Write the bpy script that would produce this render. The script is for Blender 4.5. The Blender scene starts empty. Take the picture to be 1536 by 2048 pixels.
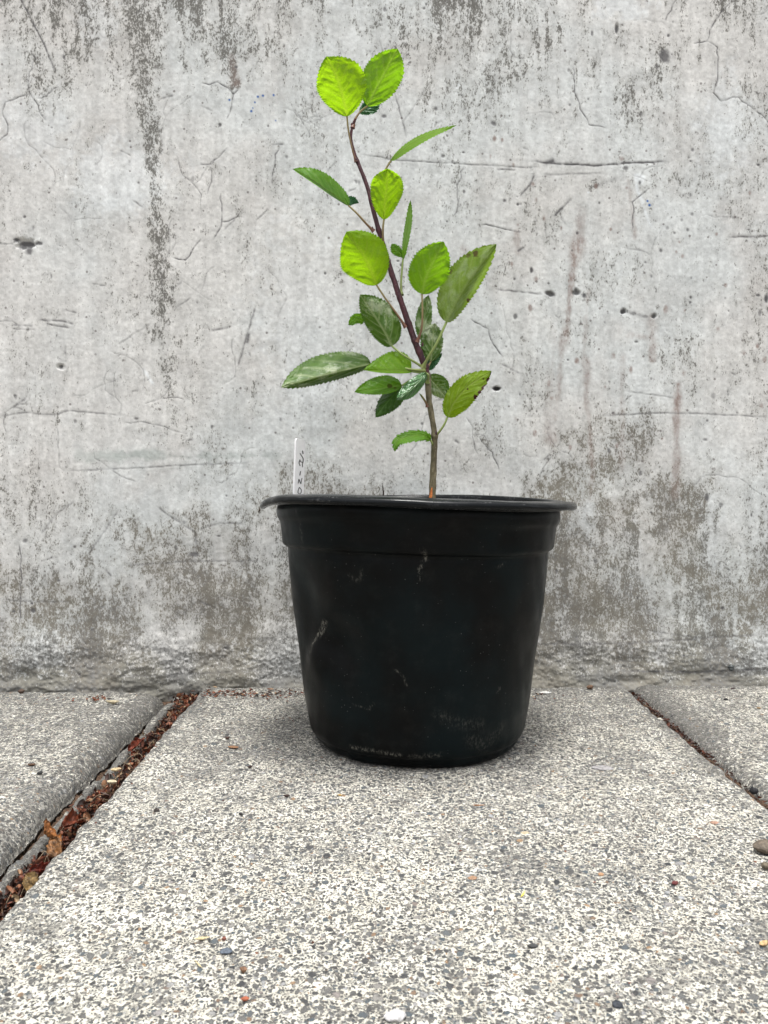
import bpy, math, random
import numpy as np
from mathutils import Vector, Matrix

random.seed(7)
C = bpy.context.scene.collection
S = bpy.context.scene

# ------------------------------------------------------------------ camera
F_PX, CAM_H, PITCH = 1600.0, 0.238, math.atan(56 / 1600.0)
cam = bpy.data.cameras.new('camera')
cam_ob = bpy.data.objects.new('camera', cam)
C.objects.link(cam_ob)
cam_ob.location = (0, 0, CAM_H)
cam_ob.rotation_euler = (math.pi / 2 - PITCH, 0, 0)
cam.sensor_fit = 'VERTICAL'
cam.sensor_height = 36.0
cam.lens = 36.0 * F_PX / 2048.0
cam.clip_start = 0.02
cam.clip_end = 400
cam.dof.use_dof = True
cam.dof.focus_distance = 0.70
cam.dof.aperture_fstop = 24
S.camera = cam_ob
S.view_settings.view_transform = 'Standard'
S.view_settings.look = 'None'
S.view_settings.gamma = 1
S.view_settings.exposure = 1.38

# ------------------------------------------------------------------ light
SUN_DIR = Vector((0.03, -0.12, 1.0)).normalized()      # towards the sun
world = bpy.data.worlds.new('World')
S.world = world
world.use_nodes = True
wn = world.node_tree.nodes
wl = world.node_tree.links
sky = wn.new('ShaderNodeTexSky')
sky.sky_type = 'NISHITA'
sky.sun_disc = False
sky.sun_elevation = math.asin(SUN_DIR.z)
sky.sun_rotation = math.atan2(SUN_DIR.x, SUN_DIR.y)
sky.dust_density = 4.0
hsv = wn.new('ShaderNodeHueSaturation')
hsv.inputs['Saturation'].default_value = 0.10
wl.new(sky.outputs[0], hsv.inputs['Color'])
wl.new(hsv.outputs[0], wn['Background'].inputs['Color'])
wn['Background'].inputs['Strength'].default_value = 0.13
sun = bpy.data.lights.new('sun', 'SUN')
sun.energy = 1.5
sun.angle = math.radians(13)
sun.color = (1.0, 0.975, 0.93)
sun_ob = bpy.data.objects.new('sun', sun)
sun_ob.rotation_euler = (-SUN_DIR).to_track_quat('-Z', 'Y').to_euler()
sun_ob.location = (0.5, 0, 4)
C.objects.link(sun_ob)

# ------------------------------------------------------------------ helpers
ca, sa = math.cos(PITCH), math.sin(PITCH)


def at(px, py, depth):
    """point of the plane y = depth seen at photograph pixel (px, py); used to survey sizes"""
    dx, dz = (px - 768) / F_PX, -(py - 1024) / F_PX
    vy, vz = ca + dz * sa, -sa + dz * ca
    k = depth / vy
    return np.array([dx * k, depth, CAM_H + vz * k])


def ground_at(px, py, z=0.0):
    dx, dz = (px - 768) / F_PX, -(py - 1024) / F_PX
    vy, vz = ca + dz * sa, -sa + dz * ca
    k = (z - CAM_H) / vz
    return np.array([dx * k, vy * k, z])


def hash2(ix, iy, seed):
    h = (ix.astype(np.int64) * 374761393 + iy.astype(np.int64) * 668265263 + seed * 974634777) & 0x7fffffff
    h = ((h ^ (h >> 13)) * 1274126177) & 0x7fffffff
    h = ((h ^ (h >> 16)) * 362437) & 0x7fffffff
    return ((h >> 7) & 0xffff) / 65535.0


def vnoise(x, y, seed=0):
    ix, iy = np.floor(x), np.floor(y)
    fx, fy = x - ix, y - iy
    fx, fy = fx * fx * (3 - 2 * fx), fy * fy * (3 - 2 * fy)
    a, b = hash2(ix, iy, seed), hash2(ix + 1, iy, seed)
    c, d = hash2(ix, iy + 1, seed), hash2(ix + 1, iy + 1, seed)
    return (a * (1 - fx) + b * fx) * (1 - fy) + (c * (1 - fx) + d * fx) * fy


def fbm(x, y, octv=4, seed=0, gain=0.5):
    s, a, t = 0, 1.0, 0
    for k in range(octv):
        s = s + a * vnoise(x * 2 ** k + 17.3 * k, y * 2 ** k + 9.1 * k, seed + k)
        t += a
        a *= gain
    return s / t


def sstep(a, b, x):
    t = np.clip((x - a) / (b - a), 0, 1)
    return t * t * (3 - 2 * t)


def mesh_np(name, V, F, mat=None, smooth=True, parent=None, attrs=None):
    """V (n,3), F (m,4) quads or a list of polygons -> ONE mesh object"""
    me = bpy.data.meshes.new(name)
    if isinstance(F, np.ndarray):
        n, m = len(V), len(F)
        me.vertices.add(n)
        me.vertices.foreach_set('co', np.ascontiguousarray(V, dtype=np.float32).ravel())
        me.loops.add(m * 4)
        me.loops.foreach_set('vertex_index', np.ascontiguousarray(F, dtype=np.int32).ravel())
        me.polygons.add(m)
        me.polygons.foreach_set('loop_start', np.arange(0, m * 4, 4, dtype=np.int32))
        me.update(calc_edges=True)
    else:
        me.from_pydata([tuple(map(float, v)) for v in V], [], [tuple(map(int, f)) for f in F])
    if smooth:
        me.polygons.foreach_set('use_smooth', np.ones(len(me.polygons), dtype=bool))
    for k, arr in (attrs or {}).items():
        a = me.attributes.new(k, 'FLOAT', 'POINT')
        a.data.foreach_set('value', np.ascontiguousarray(arr, dtype=np.float32).ravel())
    me.update()
    o = bpy.data.objects.new(name, me)
    C.objects.link(o)
    if mat:
        me.materials.append(mat)
    if parent:
        o.parent = parent
    return o


def grid_faces(nu, nv, wrap=False, flip=False):
    i, j = np.meshgrid(np.arange(nu - 1), np.arange(nv if wrap else nv - 1), indexing='ij')
    i, j = i.ravel(), j.ravel()
    j2 = (j + 1) % nv
    f = np.stack([i * nv + j, (i + 1) * nv + j, (i + 1) * nv + j2, i * nv + j2], 1)
    return f[:, ::-1].copy() if flip else f


def tag(o, label=None, cat=None, group=None, kind=None):
    if label: o['label'] = label
    if cat: o['category'] = cat
    if group: o['group'] = group
    if kind: o['kind'] = kind
    return o


def empty(name, loc):
    o = bpy.data.objects.new(name, None)
    o.empty_display_size = 0.02
    o.location = loc
    C.objects.link(o)
    return o


def catmull(P, n):
    P = np.array(P, float)
    Q = np.vstack([2 * P[0] - P[1], P, 2 * P[-1] - P[-2]])
    t = np.linspace(0, len(P) - 1 - 1e-9, n)
    i = np.floor(t).astype(int)
    f = (t - i)[:, None]
    a, b, c, d = Q[i], Q[i + 1], Q[i + 2], Q[i + 3]
    return 0.5 * (2 * b + (c - a) * f + (2 * a - 5 * b + 4 * c - d) * f ** 2 + (3 * b - a - 3 * c + d) * f ** 3)


def tube(P, R, seg=10, wob=0.0, seed=0):
    P = np.array(P, float)
    n = len(P)
    R = np.broadcast_to(R, (n,)).astype(float)
    T = np.gradient(P, axis=0)
    T /= np.linalg.norm(T, axis=1)[:, None] + 1e-12
    ref = np.array([0, 1.0, 0]) if abs(T[0][1]) < 0.9 else np.array([1.0, 0, 0])
    V = []
    ang = np.linspace(0, 2 * math.pi, seg, endpoint=False)
    for k in range(n):
        a = np.cross(T[k], ref); a /= np.linalg.norm(a)
        b = np.cross(T[k], a)
        ref = -np.cross(T[k], a) if False else ref
        w = 1 + wob * (vnoise(np.cos(ang) * 1.5 + k * 0.35, np.sin(ang) * 1.5 + k * 0.21, seed) - 0.5)
        V.append(P[k] + R[k] * w[:, None] * (np.cos(ang)[:, None] * a + np.sin(ang)[:, None] * b))
    V = np.vstack(V + [P[0][None], P[-1][None]])
    F = [tuple(f) for f in grid_faces(n, seg, True)]
    F += [(n * seg, (j + 1) % seg, j) for j in range(seg)]
    F += [(n * seg + 1, (n - 1) * seg + j, (n - 1) * seg + (j + 1) % seg) for j in range(seg)]
    return V, F


# ------------------------------------------------------------------ node helper
class M:
    def __init__(s, name):
        s.m = bpy.data.materials.new(name)
        s.m.use_nodes = True
        s.t = s.m.node_tree
        s.n, s.l = s.t.nodes, s.t.links
        s.b = s.n['Principled BSDF']
        s.out = s.n['Material Output']
        s.coord = s.n.new('ShaderNodeTexCoord').outputs['Object']

    def put(s, sock, v):
        if isinstance(v, bpy.types.NodeSocket):
            s.l.new(v, sock)
        elif v is not None:
            if isinstance(v, (tuple, list)) and len(v) == 3 and sock.type == 'RGBA':
                v = tuple(v) + (1,)
            sock.default_value = v

    def attr(s, name):
        a = s.n.new('ShaderNodeAttribute')
        a.attribute_name = name
        return a.outputs['Fac']

    def scale(s, v, sc):
        a = s.n.new('ShaderNodeMapping')
        a.inputs['Scale'].default_value = sc
        s.l.new(v or s.coord, a.inputs['Vector'])
        return a.outputs[0]

    def noise(s, scale, detail=4, rough=0.5, vec=None, dist=0, off=None):
        a = s.n.new('ShaderNodeTexNoise')
        a.inputs['Scale'].default_value = scale
        a.inputs['Detail'].default_value = detail
        a.inputs['Roughness'].default_value = rough
        a.inputs['Distortion'].default_value = dist
        v = vec or s.coord
        if off:
            mp = s.n.new('ShaderNodeMapping')
            mp.inputs['Location'].default_value = off
            s.l.new(v, mp.inputs['Vector'])
            v = mp.outputs[0]
        s.l.new(v, a.inputs['Vector'])
        return a.outputs['Fac']

    def voro(s, scale, vec=None, feature='F1', rnd=1.0):
        a = s.n.new('ShaderNodeTexVoronoi')
        a.feature = feature
        a.inputs['Scale'].default_value = scale
        a.inputs['Randomness'].default_value = rnd
        s.l.new(vec or s.coord, a.inputs['Vector'])
        return a.outputs['Distance'], (a.outputs['Color'] if feature != 'DISTANCE_TO_EDGE' else None)

    def math(s, op, a, b=None, c=None, clamp=False):
        n = s.n.new('ShaderNodeMath')
        n.operation = op
        n.use_clamp = clamp
        s.put(n.inputs[0], a)
        if b is not None: s.put(n.inputs[1], b)
        if c is not None: s.put(n.inputs[2], c)
        return n.outputs[0]

    def ramp(s, v, lo, hi, a=0.0, b=1.0):
        n = s.n.new('ShaderNodeMapRange')
        n.interpolation_type = 'SMOOTHSTEP'
        s.put(n.inputs['Value'], v)
        n.inputs['From Min'].default_value = lo
        n.inputs['From Max'].default_value = hi
        n.inputs['To Min'].default_value = a
        n.inputs['To Max'].default_value = b
        return n.outputs[0]

    def mix(s, f, a, b, mode='MIX'):
        n = s.n.new('ShaderNodeMix')
        n.data_type = 'RGBA'
        n.blend_type = mode
        s.put(n.inputs[0], f)
        s.put(n.inputs[6], a)
        s.put(n.inputs[7], b)
        return n.outputs[2]

    def cramp(s, v, stops):
        n = s.n.new('ShaderNodeValToRGB')
        s.put(n.inputs[0], v)
        e = n.color_ramp.elements
        while len(e) < len(stops): e.new(0.5)
        for k, (p, c) in enumerate(stops):
            e[k].position = p
            e[k].color = tuple(c) + (1,)
        return n.outputs[0]

    def sep(s, v):
        n = s.n.new('ShaderNodeSeparateColor')
        s.l.new(v, n.inputs[0])
        return n.outputs[0], n.outputs[1], n.outputs[2]

    def bump(s, h, dist, strength=1.0, prev=None):
        n = s.n.new('ShaderNodeBump')
        n.inputs['Strength'].default_value = strength
        n.inputs['Distance'].default_value = dist
        s.l.new(h, n.inputs['Height'])
        if prev: s.l.new(prev, n.inputs['Normal'])
        s.l.new(n.outputs[0], s.b.inputs['Normal'])
        return n.outputs[0]

    def set(s, color=None, rough=None, spec=None):
        s.put(s.b.inputs['Base Color'], color)
        s.put(s.b.inputs['Roughness'], rough)
        s.put(s.b.inputs['Specular IOR Level'], spec)
        return s.m


# ------------------------------------------------------------------ materials of the setting
def wall_material():
    m = M('weathered_concrete')
    tint = m.noise(5, 4, 0.55)
    base = m.mix(m.ramp(tint, 0.38, 0.62), (0.605, 0.598, 0.582), (0.585, 0.605, 0.603))
    warm = m.noise(11, 5, 0.6, off=(3, 1, 2))
    base = m.mix(m.ramp(warm, 0.5, 0.75, 0, 0.5), base, (0.53, 0.505, 0.485))
    base = m.mix(m.attr('pale'), base, (0.70, 0.73, 0.745))
    g = m.ramp(m.noise(160, 8, 0.72), 0.25, 0.8, 0.76, 1.17)
    vs = m.ramp(m.noise(70, 6, 0.62, vec=m.scale(None, (1, 1, 0.11)), off=(1, 1, 1)), 0.3, 0.7, 0.89, 1.07)
    g = m.math('MULTIPLY', g, vs)
    gc = m.n.new('ShaderNodeCombineColor')
    for k in range(3): m.l.new(g, gc.inputs[k])
    base = m.mix(1.0, base, gc.outputs[0], 'MULTIPLY')
    # broad film of grime, then thresholded speckle whose density follows the mould attribute
    mould = m.attr('mould')
    hf = m.noise(520, 6, 0.72, vec=m.scale(None, (1.15, 1, 0.7)))
    mf = m.noise(170, 6, 0.70, vec=m.scale(None, (1.1, 1, 0.6)), off=(2, 5, 1))
    dens = m.math('ADD', m.math('MULTIPLY', hf, 0.62), m.math('MULTIPLY', mf, 0.38))
    thr = m.math('ADD', dens, m.math('MULTIPLY', mould, 0.125))
    spot = m.ramp(thr, 0.588, 0.660, 0, 0.88)
    film = m.math('MULTIPLY', mould, m.ramp(mf, 0.36, 0.66, 0.05, 0.42), clamp=True)
    mcol = m.mix(m.attr('brown'), (0.095, 0.094, 0.090), (0.125, 0.111, 0.084))
    c = m.mix(film, base, (0.29, 0.277, 0.238))
    c = m.mix(spot, c, mcol)
    gn = m.noise(300, 6, 0.76, off=(9, 2, 4))
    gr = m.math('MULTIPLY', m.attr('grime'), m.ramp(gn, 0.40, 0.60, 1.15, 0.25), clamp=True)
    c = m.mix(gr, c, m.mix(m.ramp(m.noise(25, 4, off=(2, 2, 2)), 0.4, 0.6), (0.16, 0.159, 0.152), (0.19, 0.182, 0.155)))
    rust = m.math('MULTIPLY', m.attr('rust'), m.ramp(mf, 0.30, 0.62, 0.35, 1.15), clamp=True)
    c = m.mix(rust, c, (0.225, 0.165, 0.145))
    # bright lime specks and small dark pits
    sp = m.ramp(m.noise(600, 3, 0.6, off=(7, 7, 7)), 0.70, 0.76, 0, 0.55)
    c = m.mix(sp, c, (0.68, 0.68, 0.66))
    pd, pc = m.voro(95)
    r1, _, _ = m.sep(pc)
    pit = m.math('MULTIPLY', m.ramp(pd, 0.10, 0.17, 1, 0), m.ramp(r1, 0.80, 0.86), clamp=True)
    c = m.mix(m.math('MULTIPLY', pit, 0.75), c, (0.14, 0.125, 0.12))
    c = m.mix(m.attr('crack'), c, (0.10, 0.097, 0.10))
    c = m.mix(m.attr('green'), c, (0.23, 0.27, 0.25))
    c = m.mix(m.attr('blue'), c, (0.02, 0.10, 0.32))
    h = m.math('SUBTRACT', m.math('ADD', hf, m.math('MULTIPLY', mf, 0.3)), m.math('ADD', m.math('MULTIPLY', pit, 0.9), m.math('MULTIPLY', m.attr('crack'), 1.2)))
    m.bump(h, 0.0005, 0.26)
    return m.set(c, 0.88, 0.25)


def slab_material(name='exposed_aggregate'):
    m = M(name)
    warp = m.noise(220, 3)
    wv = m.n.new('ShaderNodeMix'); wv.data_type = 'VECTOR'
    wadd = m.n.new('ShaderNodeVectorMath'); wadd.operation = 'ADD'
    nz = m.n.new('ShaderNodeTexNoise'); nz.inputs['Scale'].default_value = 260; nz.inputs['Detail'].default_value = 3
    m.l.new(m.coord, nz.inputs['Vector'])
    wsc = m.n.new('ShaderNodeVectorMath'); wsc.operation = 'SCALE'; wsc.inputs['Scale'].default_value = 0.0026
    m.l.new(nz.outputs['Color'], wsc.inputs[0])
    m.l.new(m.coord, wadd.inputs[0]); m.l.new(wsc.outputs[0], wadd.inputs[1])
    vec = wadd.outputs[0]
    flat = m.scale(vec, (1, 1, 0.6))
    cream = m.mix(m.ramp(m.noise(40, 5, 0.6), 0.35, 0.65), (0.62, 0.59, 0.505), (0.76, 0.735, 0.65))
    fine = m.noise(900, 5, 0.7)
    cream = m.mix(m.ramp(fine, 0.55, 0.66, 0, 0.55), cream, (0.27, 0.26, 0.235))
    blot_ = m.math('ADD', m.math('MULTIPLY', m.noise(185, 7, 0.75, off=(6, 1, 3)), 0.7), m.math('MULTIPLY', m.noise(22, 4, 0.6, off=(2, 8, 3)), 0.3))
    blot_ = m.math('ADD', blot_, m.math('MULTIPLY', m.attr('dirt_shade'), 0.088))
    blot_ = m.math('ADD', blot_, m.ramp(m.noise(6, 4, 0.6, off=(5, 5, 1)), 0.35, 0.65, -0.030, 0.032))
    cream = m.mix(m.ramp(blot_, 0.515, 0.592, 0, 0.76), cream, (0.205, 0.20, 0.185))
    # how worn the cement skin is: fewer or more stones show
    wear = m.ramp(m.noise(9, 5, 0.6, off=(1, 4, 2)), 0.36, 0.64, 0.0, 1.0)
    c = cream
    hsum = None
    for sc, lo, hi, keep, off in ((800, 0.34, 0.46, 0.22, 0), (420, 0.34, 0.46, 0.26, 1), (240, 0.30, 0.38, 0.50, 2), (150, 0.26, 0.32, 0.78, 2), (85, 0.20, 0.25, 0.93, 3)):
        d, col = m.voro(sc, vec=flat)
        r, g, b = m.sep(col)
        keepn = m.ramp(m.math('ADD', r, m.math('MULTIPLY', wear, 0.22)), keep, keep + 0.06)
        rad = m.math('MULTIPLY', m.ramp(d, lo, hi, 1, 0), keepn)
        stone = m.cramp(g, [(0.0, (0.045, 0.047, 0.05)), (0.22, (0.095, 0.095, 0.094)), (0.5, (0.15, 0.147, 0.14)),
                            (0.70, (0.085, 0.105, 0.12)), (0.82, (0.22, 0.205, 0.18)), (0.94, (0.36, 0.37, 0.38)),
                            (0.975, (0.17, 0.12, 0.09)), (1.0, (0.36, 0.24, 0.14))])
        c = m.mix(rad, c, stone)
        hsum = rad if hsum is None else m.math('MAXIMUM', hsum, rad)
    grit = m.noise(1500, 4, 0.7)
    gg = m.ramp(grit, 0.2, 0.8, 0.72, 1.25)
    gc = m.n.new('ShaderNodeCombineColor')
    for k in range(3): m.l.new(gg, gc.inputs[k])
    c = m.mix(1.0, c, gc.outputs[0], 'MULTIPLY')
    dirt_shade = m.attr('dirt_shade')  # soiling of the edges plus painted contact shade round the pot
    dn = m.ramp(m.math('ADD', m.math('MULTIPLY', dirt_shade, 0.105), m.noise(330, 6, 0.75, off=(3, 3, 3))), 0.535, 0.62, 0, 0.80)
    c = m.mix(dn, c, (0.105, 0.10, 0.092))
    h = m.math('ADD', m.math('MULTIPLY', hsum, 0.8), m.math('ADD', fine, m.math('MULTIPLY', grit, 0.4)))
    m.bump(h, 0.0015, 1.0)
    return m.set(c, 0.85, 0.3)


MAT_WALL = wall_material()
MAT_SLAB = slab_material()


def soil_material(name, a, b, c2):
    m = M(name)
    n = m.noise(330, 6, 0.7)
    c = m.cramp(m.noise(700, 4, 0.6), [(0.3, a), (0.5, b), (0.68, c2)])
    m.bump(n, 0.002, 1.0)
    return m.set(c, 0.95, 0.15)


MAT_DIRT = soil_material('joint_dirt', (0.025, 0.018, 0.014), (0.07, 0.045, 0.03), (0.16, 0.10, 0.07))
MAT_SOIL = soil_material('potting_soil', (0.02, 0.014, 0.01), (0.05, 0.034, 0.024), (0.12, 0.08, 0.05))
MAT_GROUND = soil_material('bare_ground', (0.05, 0.042, 0.034), (0.10, 0.085, 0.07), (0.18, 0.16, 0.13))

# ------------------------------------------------------------------ ground far and wide
gx = np.array([-60, -8, -2, -0.6, 0, 0.6, 2, 8, 60.0])
gy = np.array([-60, -8, -2, -0.6, 0, 0.6, 1.2, 8, 60.0])
X, Y = np.meshgrid(gx, gy, indexing='ij')
tag(mesh_np('ground', np.stack([X, Y, X * 0 - 0.034], -1).reshape(-1, 3), grid_faces(9, 9), MAT_GROUND), kind='structure')

# ------------------------------------------------------------------ wall
WALL_Y = 0.945


def spaced(lo, a, b, hi, step, coarse=0.06):
    l = np.arange(lo, a, coarse) if a > lo else np.array([])
    m_ = np.arange(a, b, step)
    r = np.arange(b, hi + coarse, coarse) if hi > b else np.array([b])
    return np.concatenate([l, m_, r])


wx = spaced(-3.0, -0.50, 0.50, 3.0, 0.00095)
wz = spaced(-0.03, -0.03, 0.86, 1.3, 0.00095)
WX, WZ = np.meshgrid(wx, wz, indexing='ij')
# U, V: survey coordinates on the wall plane (1 unit = 0.59 mm), V grows downward
U = 768 + WX * F_PX / WALL_Y
V_ = 968 - (WZ - CAM_H) * F_PX / WALL_Y
shape = U.shape
jit = (fbm(U / 26, V_ / 26, 4, 5) - 0.5)
jit2 = (fbm(U / 7, V_ / 7, 3, 9) - 0.5)


def polydist(pts, extra=0):
    """distance from each wall vertex (in survey units) to a polyline, with position along it"""
    pts = np.array(pts, float)
    best = np.full(shape, 1e6, dtype=np.float32)
    tt = np.zeros(shape, dtype=np.float32)
    x0, x1 = pts[:, 0].min() - 40 - extra, pts[:, 0].max() + 40 + extra
    y0, y1 = pts[:, 1].min() - 40 - extra, pts[:, 1].max() + 40 + extra
    ci = np.where((U[:, 0] > x0) & (U[:, 0] < x1))[0]
    ri = np.where((V_[0] > y0) & (V_[0] < y1))[0]
    if len(ci) == 0 or len(ri) == 0:
        return best, tt, None
    sl = (slice(ci[0], ci[-1] + 1), slice(ri[0], ri[-1] + 1))
    u, v = U[sl], V_[sl]
    bb, bt = best[sl], tt[sl]
    n = len(pts) - 1
    for k in range(n):
        a, b = pts[k], pts[k + 1]
        d = b - a
        L2 = (d ** 2).sum() + 1e-9
        t = np.clip(((u - a[0]) * d[0] + (v - a[1]) * d[1]) / L2, 0, 1)
        dist = np.hypot(u - a[0] - t * d[0], v - a[1] - t * d[1])
        w = dist < bb
        bb[w] = dist[w]
        bt[w] = ((k + t) / n)[w]
    return best, tt, sl


mould = np.zeros(shape)
rust = np.zeros(shape)
crack = np.zeros(shape)
pale = np.zeros(shape)
green = np.zeros(shape)
blue = np.zeros(shape)
depth = np.zeros(shape)


def streak(arr, pts, w, k, rag=1.0):
    """ragged run-down stain along pts; w, k = widths and strengths along it"""
    d, t, sl = polydist(pts, int(max(w)) * 2)
    if sl is None: return
    ww = np.interp(t[sl], np.linspace(0, 1, len(w)), w)
    kk = np.interp(t[sl], np.linspace(0, 1, len(k)), k)
    dd = d[sl] + rag * (jit[sl] * 26 + jit2[sl] * 14)
    if arr is rust: kk = kk * 0.85
    arr[sl] = np.maximum(arr[sl], kk * (1 - sstep(0.15, 1.15, dd / ww)))


def line(arr, pts, w, k, wig=1.0, taper=True):
    pts = np.array(pts, float)
    # subdivide with wiggle so that no line is straight
    q = [pts[0]]
    rg = np.random.RandomState(int(abs(pts.sum())) % 9999)
    for a, b in zip(pts[:-1], pts[1:]):
        n = max(1, int(np.hypot(*(b - a)) / 9))
        nrm = np.array([-(b - a)[1], (b - a)[0]]) / (np.hypot(*(b - a)) + 1e-6)
        for j in range(1, n + 1):
            q.append(a + (b - a) * j / n + (nrm * rg.uniform(-1, 1) * 2.6 * wig if j < n else 0))
    d, t, sl = polydist(q)
    if sl is None: return
    f = np.exp(-(d[sl] / w) ** 2) * k
    if taper:
        f *= np.minimum(1, np.minimum(t[sl], 1 - t[sl]) * 8 + 0.25)
    f *= 0.45 + 0.9 * np.clip(jit2[sl] * 2 + 0.6, 0, 1)
    arr[sl] = np.maximum(arr[sl], f)


def blot(arr, cx, cy, rx, ry, k, rag=1.0):
    x0, x1, y0, y1 = cx - rx * 2, cx + rx * 2, cy - ry * 2, cy + ry * 2
    ci = np.where((U[:, 0] > x0) & (U[:, 0] < x1))[0]
    ri = np.where((V_[0] > y0) & (V_[0] < y1))[0]
    if len(ci) == 0 or len(ri) == 0: return
    sl = (slice(ci[0], ci[-1] + 1), slice(ri[0], ri[-1] + 1))
    d = np.hypot((U[sl] - cx) / rx, (V_[sl] - cy) / ry) + rag * (jit[sl] * 1.2 + jit2[sl] * 0.9)
    arr[sl] = np.maximum(arr[sl], k * (1 - sstep(0.4, 1.05, d)))


# general grime: run-down noise, denser at the top and in a broad band above the footing
run = fbm(U / 34, V_ / 260, 5, 21)
patch = fbm(U / 90, V_ / 110, 5, 31)
fine = fbm(U / 14, V_ / 18, 4, 41)
drip = fbm(U / 11, V_ / 95, 4, 51)
mould += 0.32 * sstep(0.40, 0.70, patch) * (0.6 + 0.4 * sstep(700, 1000, U)) + 0.16
mould += 0.70 * (1 - sstep(30, 330, V_)) * sstep(0.46, 0.70, 0.55 * drip + 0.45 * patch)
mould += 0.20 * sstep(0.52, 0.70, 0.6 * drip + 0.4 * patch)
mould += 0.45 * (1 - sstep(0, 230, V_)) * sstep(0.50, 0.70, run) + 0.3 * (1 - sstep(0, 330, V_)) * sstep(0.45, 0.7, patch)
right = sstep(940, 1150, U)
low = sstep(930, 1330, V_ + (patch - 0.5) * 420 + (fine - 0.5) * 200 + 110 * right * (1 - sstep(1380, 1480, U)) - 60 * (1 - sstep(80, 420, U)) + 60 * sstep(400, 500, U))
low *= 1 - 0.10 * sstep(1250, 1330, V_ + (patch - 0.5) * 120)
lowm = low * (0.22 + 0.95 * sstep(0.30, 0.70, 0.4 * run + 0.35 * patch + 0.25 * fine))
mould += 0.80 * lowm
mould += 0.45 * sstep(880, 1100, V_) * sstep(0.5, 0.62, run) * (0.5 + 0.5 * right)
brown = np.clip(0.25 + 1.1 * low * sstep(0.40, 0.6, patch), 0, 1)
rust += 0.05 * lowm * sstep(0.48, 0.62, patch)
# the long black run down the left, and its neighbours
streak(mould, [(288, -40), (290, 60), (298, 150), (306, 240), (314, 330), (318, 420)], [70, 62, 46, 34, 30, 20], [1.2, 1.3, 1.15, 1.25, 1.6, 1.0], 1.3)
streak(mould, [(318, 400), (322, 500), (330, 600), (326, 690), (342, 760), (352, 840)], [26, 34, 38, 28, 34, 22], [.9, 1.35, 1.3, .9, .9, .55], 1.3)
streak(mould, [(306, 290), (318, 350)], [20, 22], [1.4, 1.5], 0.6)
streak(mould, [(296, 20), (300, 160)], [22, 30], [1.1, 1.2], 1.0)
streak(mould, [(240, -20), (245, 180)], [50, 46], [.7, .6], 1.6)
for pts, w, k in [
    ([(466, 30), (470, 120), (474, 185)], [10, 9, 14], [.6, 1.1, 1.6]),
    ([(398, 30), (392, 95)], [8, 20], [.6, .9]),
    ([(515, 10), (520, 180)], [14, 12], [.6, .4]),
    ([(578, -10), (586, 120)], [16, 12], [.9, .6]),
    ([(1000, -20), (1004, 110), (1010, 230)], [26, 20, 12], [.8, .9, .4]),
    ([(1104, -20), (1110, 110)], [9, 6], [1.0, .7]),
    ([(1492, 30), (1490, 120), (1497, 230)], [9, 10, 8], [.6, .8, .6]),
    ([(1530, 20), (1524, 220)], [26, 18], [.7, .4]),
    ([(1076, 160), (1084, 220)], [16, 14], [.7, .7]),
    ([(1350, 90), (1345, 190)], [24, 14], [.5, .5]),
    ([(1290, 120), (1300, 200)], [30, 26], [.7, .6]),
    ([(640, -10), (650, 190)], [30, 16], [.7, .4]),
    ([(860, -10), (870, 120)], [34, 20], [.6, .5]),
    ([(745, 0), (752, 110)], [16, 12], [.6, .6]),
    ([(10, 30), (50, 60)], [20, 26], [.7, .9]),
    ([(170, 400), (172, 440)], [12, 10], [.7, .5]),
    ([(478, 400), (490, 500), (490, 600)], [16, 12, 10], [.6, .4, .5]),
    ([(245, 640), (250, 760)], [30, 24], [.3, .3]),
    ([(262, 430), (270, 600)], [16, 14], [.4, .5]),
    ([(590, 500), (588, 560)], [20, 12], [.6, .4]),
    ([(112, 560), (118, 640)], [10, 10], [.5, .4]),
    ([(560, 1020), (575, 1200), (570, 1300)], [30, 34, 30], [1.0, .9, .8]),
    ([(520, 1100), (524, 1310)], [26, 26], [.7, .8]),
    ([(450, 1180), (455, 1300)], [40, 36], [.5, .5]),
    ([(1140, 1020), (1150, 1200), (1140, 1300)], [50, 60, 44], [.8, .9, .9]),
    ([(1245, 1060), (1250, 1200)], [44, 30], [.9, .7]),
    ([(1345, 1020), (1350, 1120)], [22, 18], [.9, .7]),
    ([(1440, 1100), (1450, 1290)], [40, 50], [.7, .8]),
    ([(1500, 950), (1510, 1250)], [30, 30], [.5, .8]),
    ([(20, 1000), (30, 1060)], [26, 22], [.8, .7]),
    ([(170, 1095), (185, 1130)], [34, 30], [.6, .6]),
    ([(140, 1330), (330, 1345), (520, 1330)], [16, 22, 24], [.5, 1.0, .6]),
    ([(1190, 1355), (1290, 1360), (1400, 1350)], [12, 16, 10], [1.0, 1.2, .8]),
]:
    streak(mould, pts, w, k, 1.0)
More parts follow.
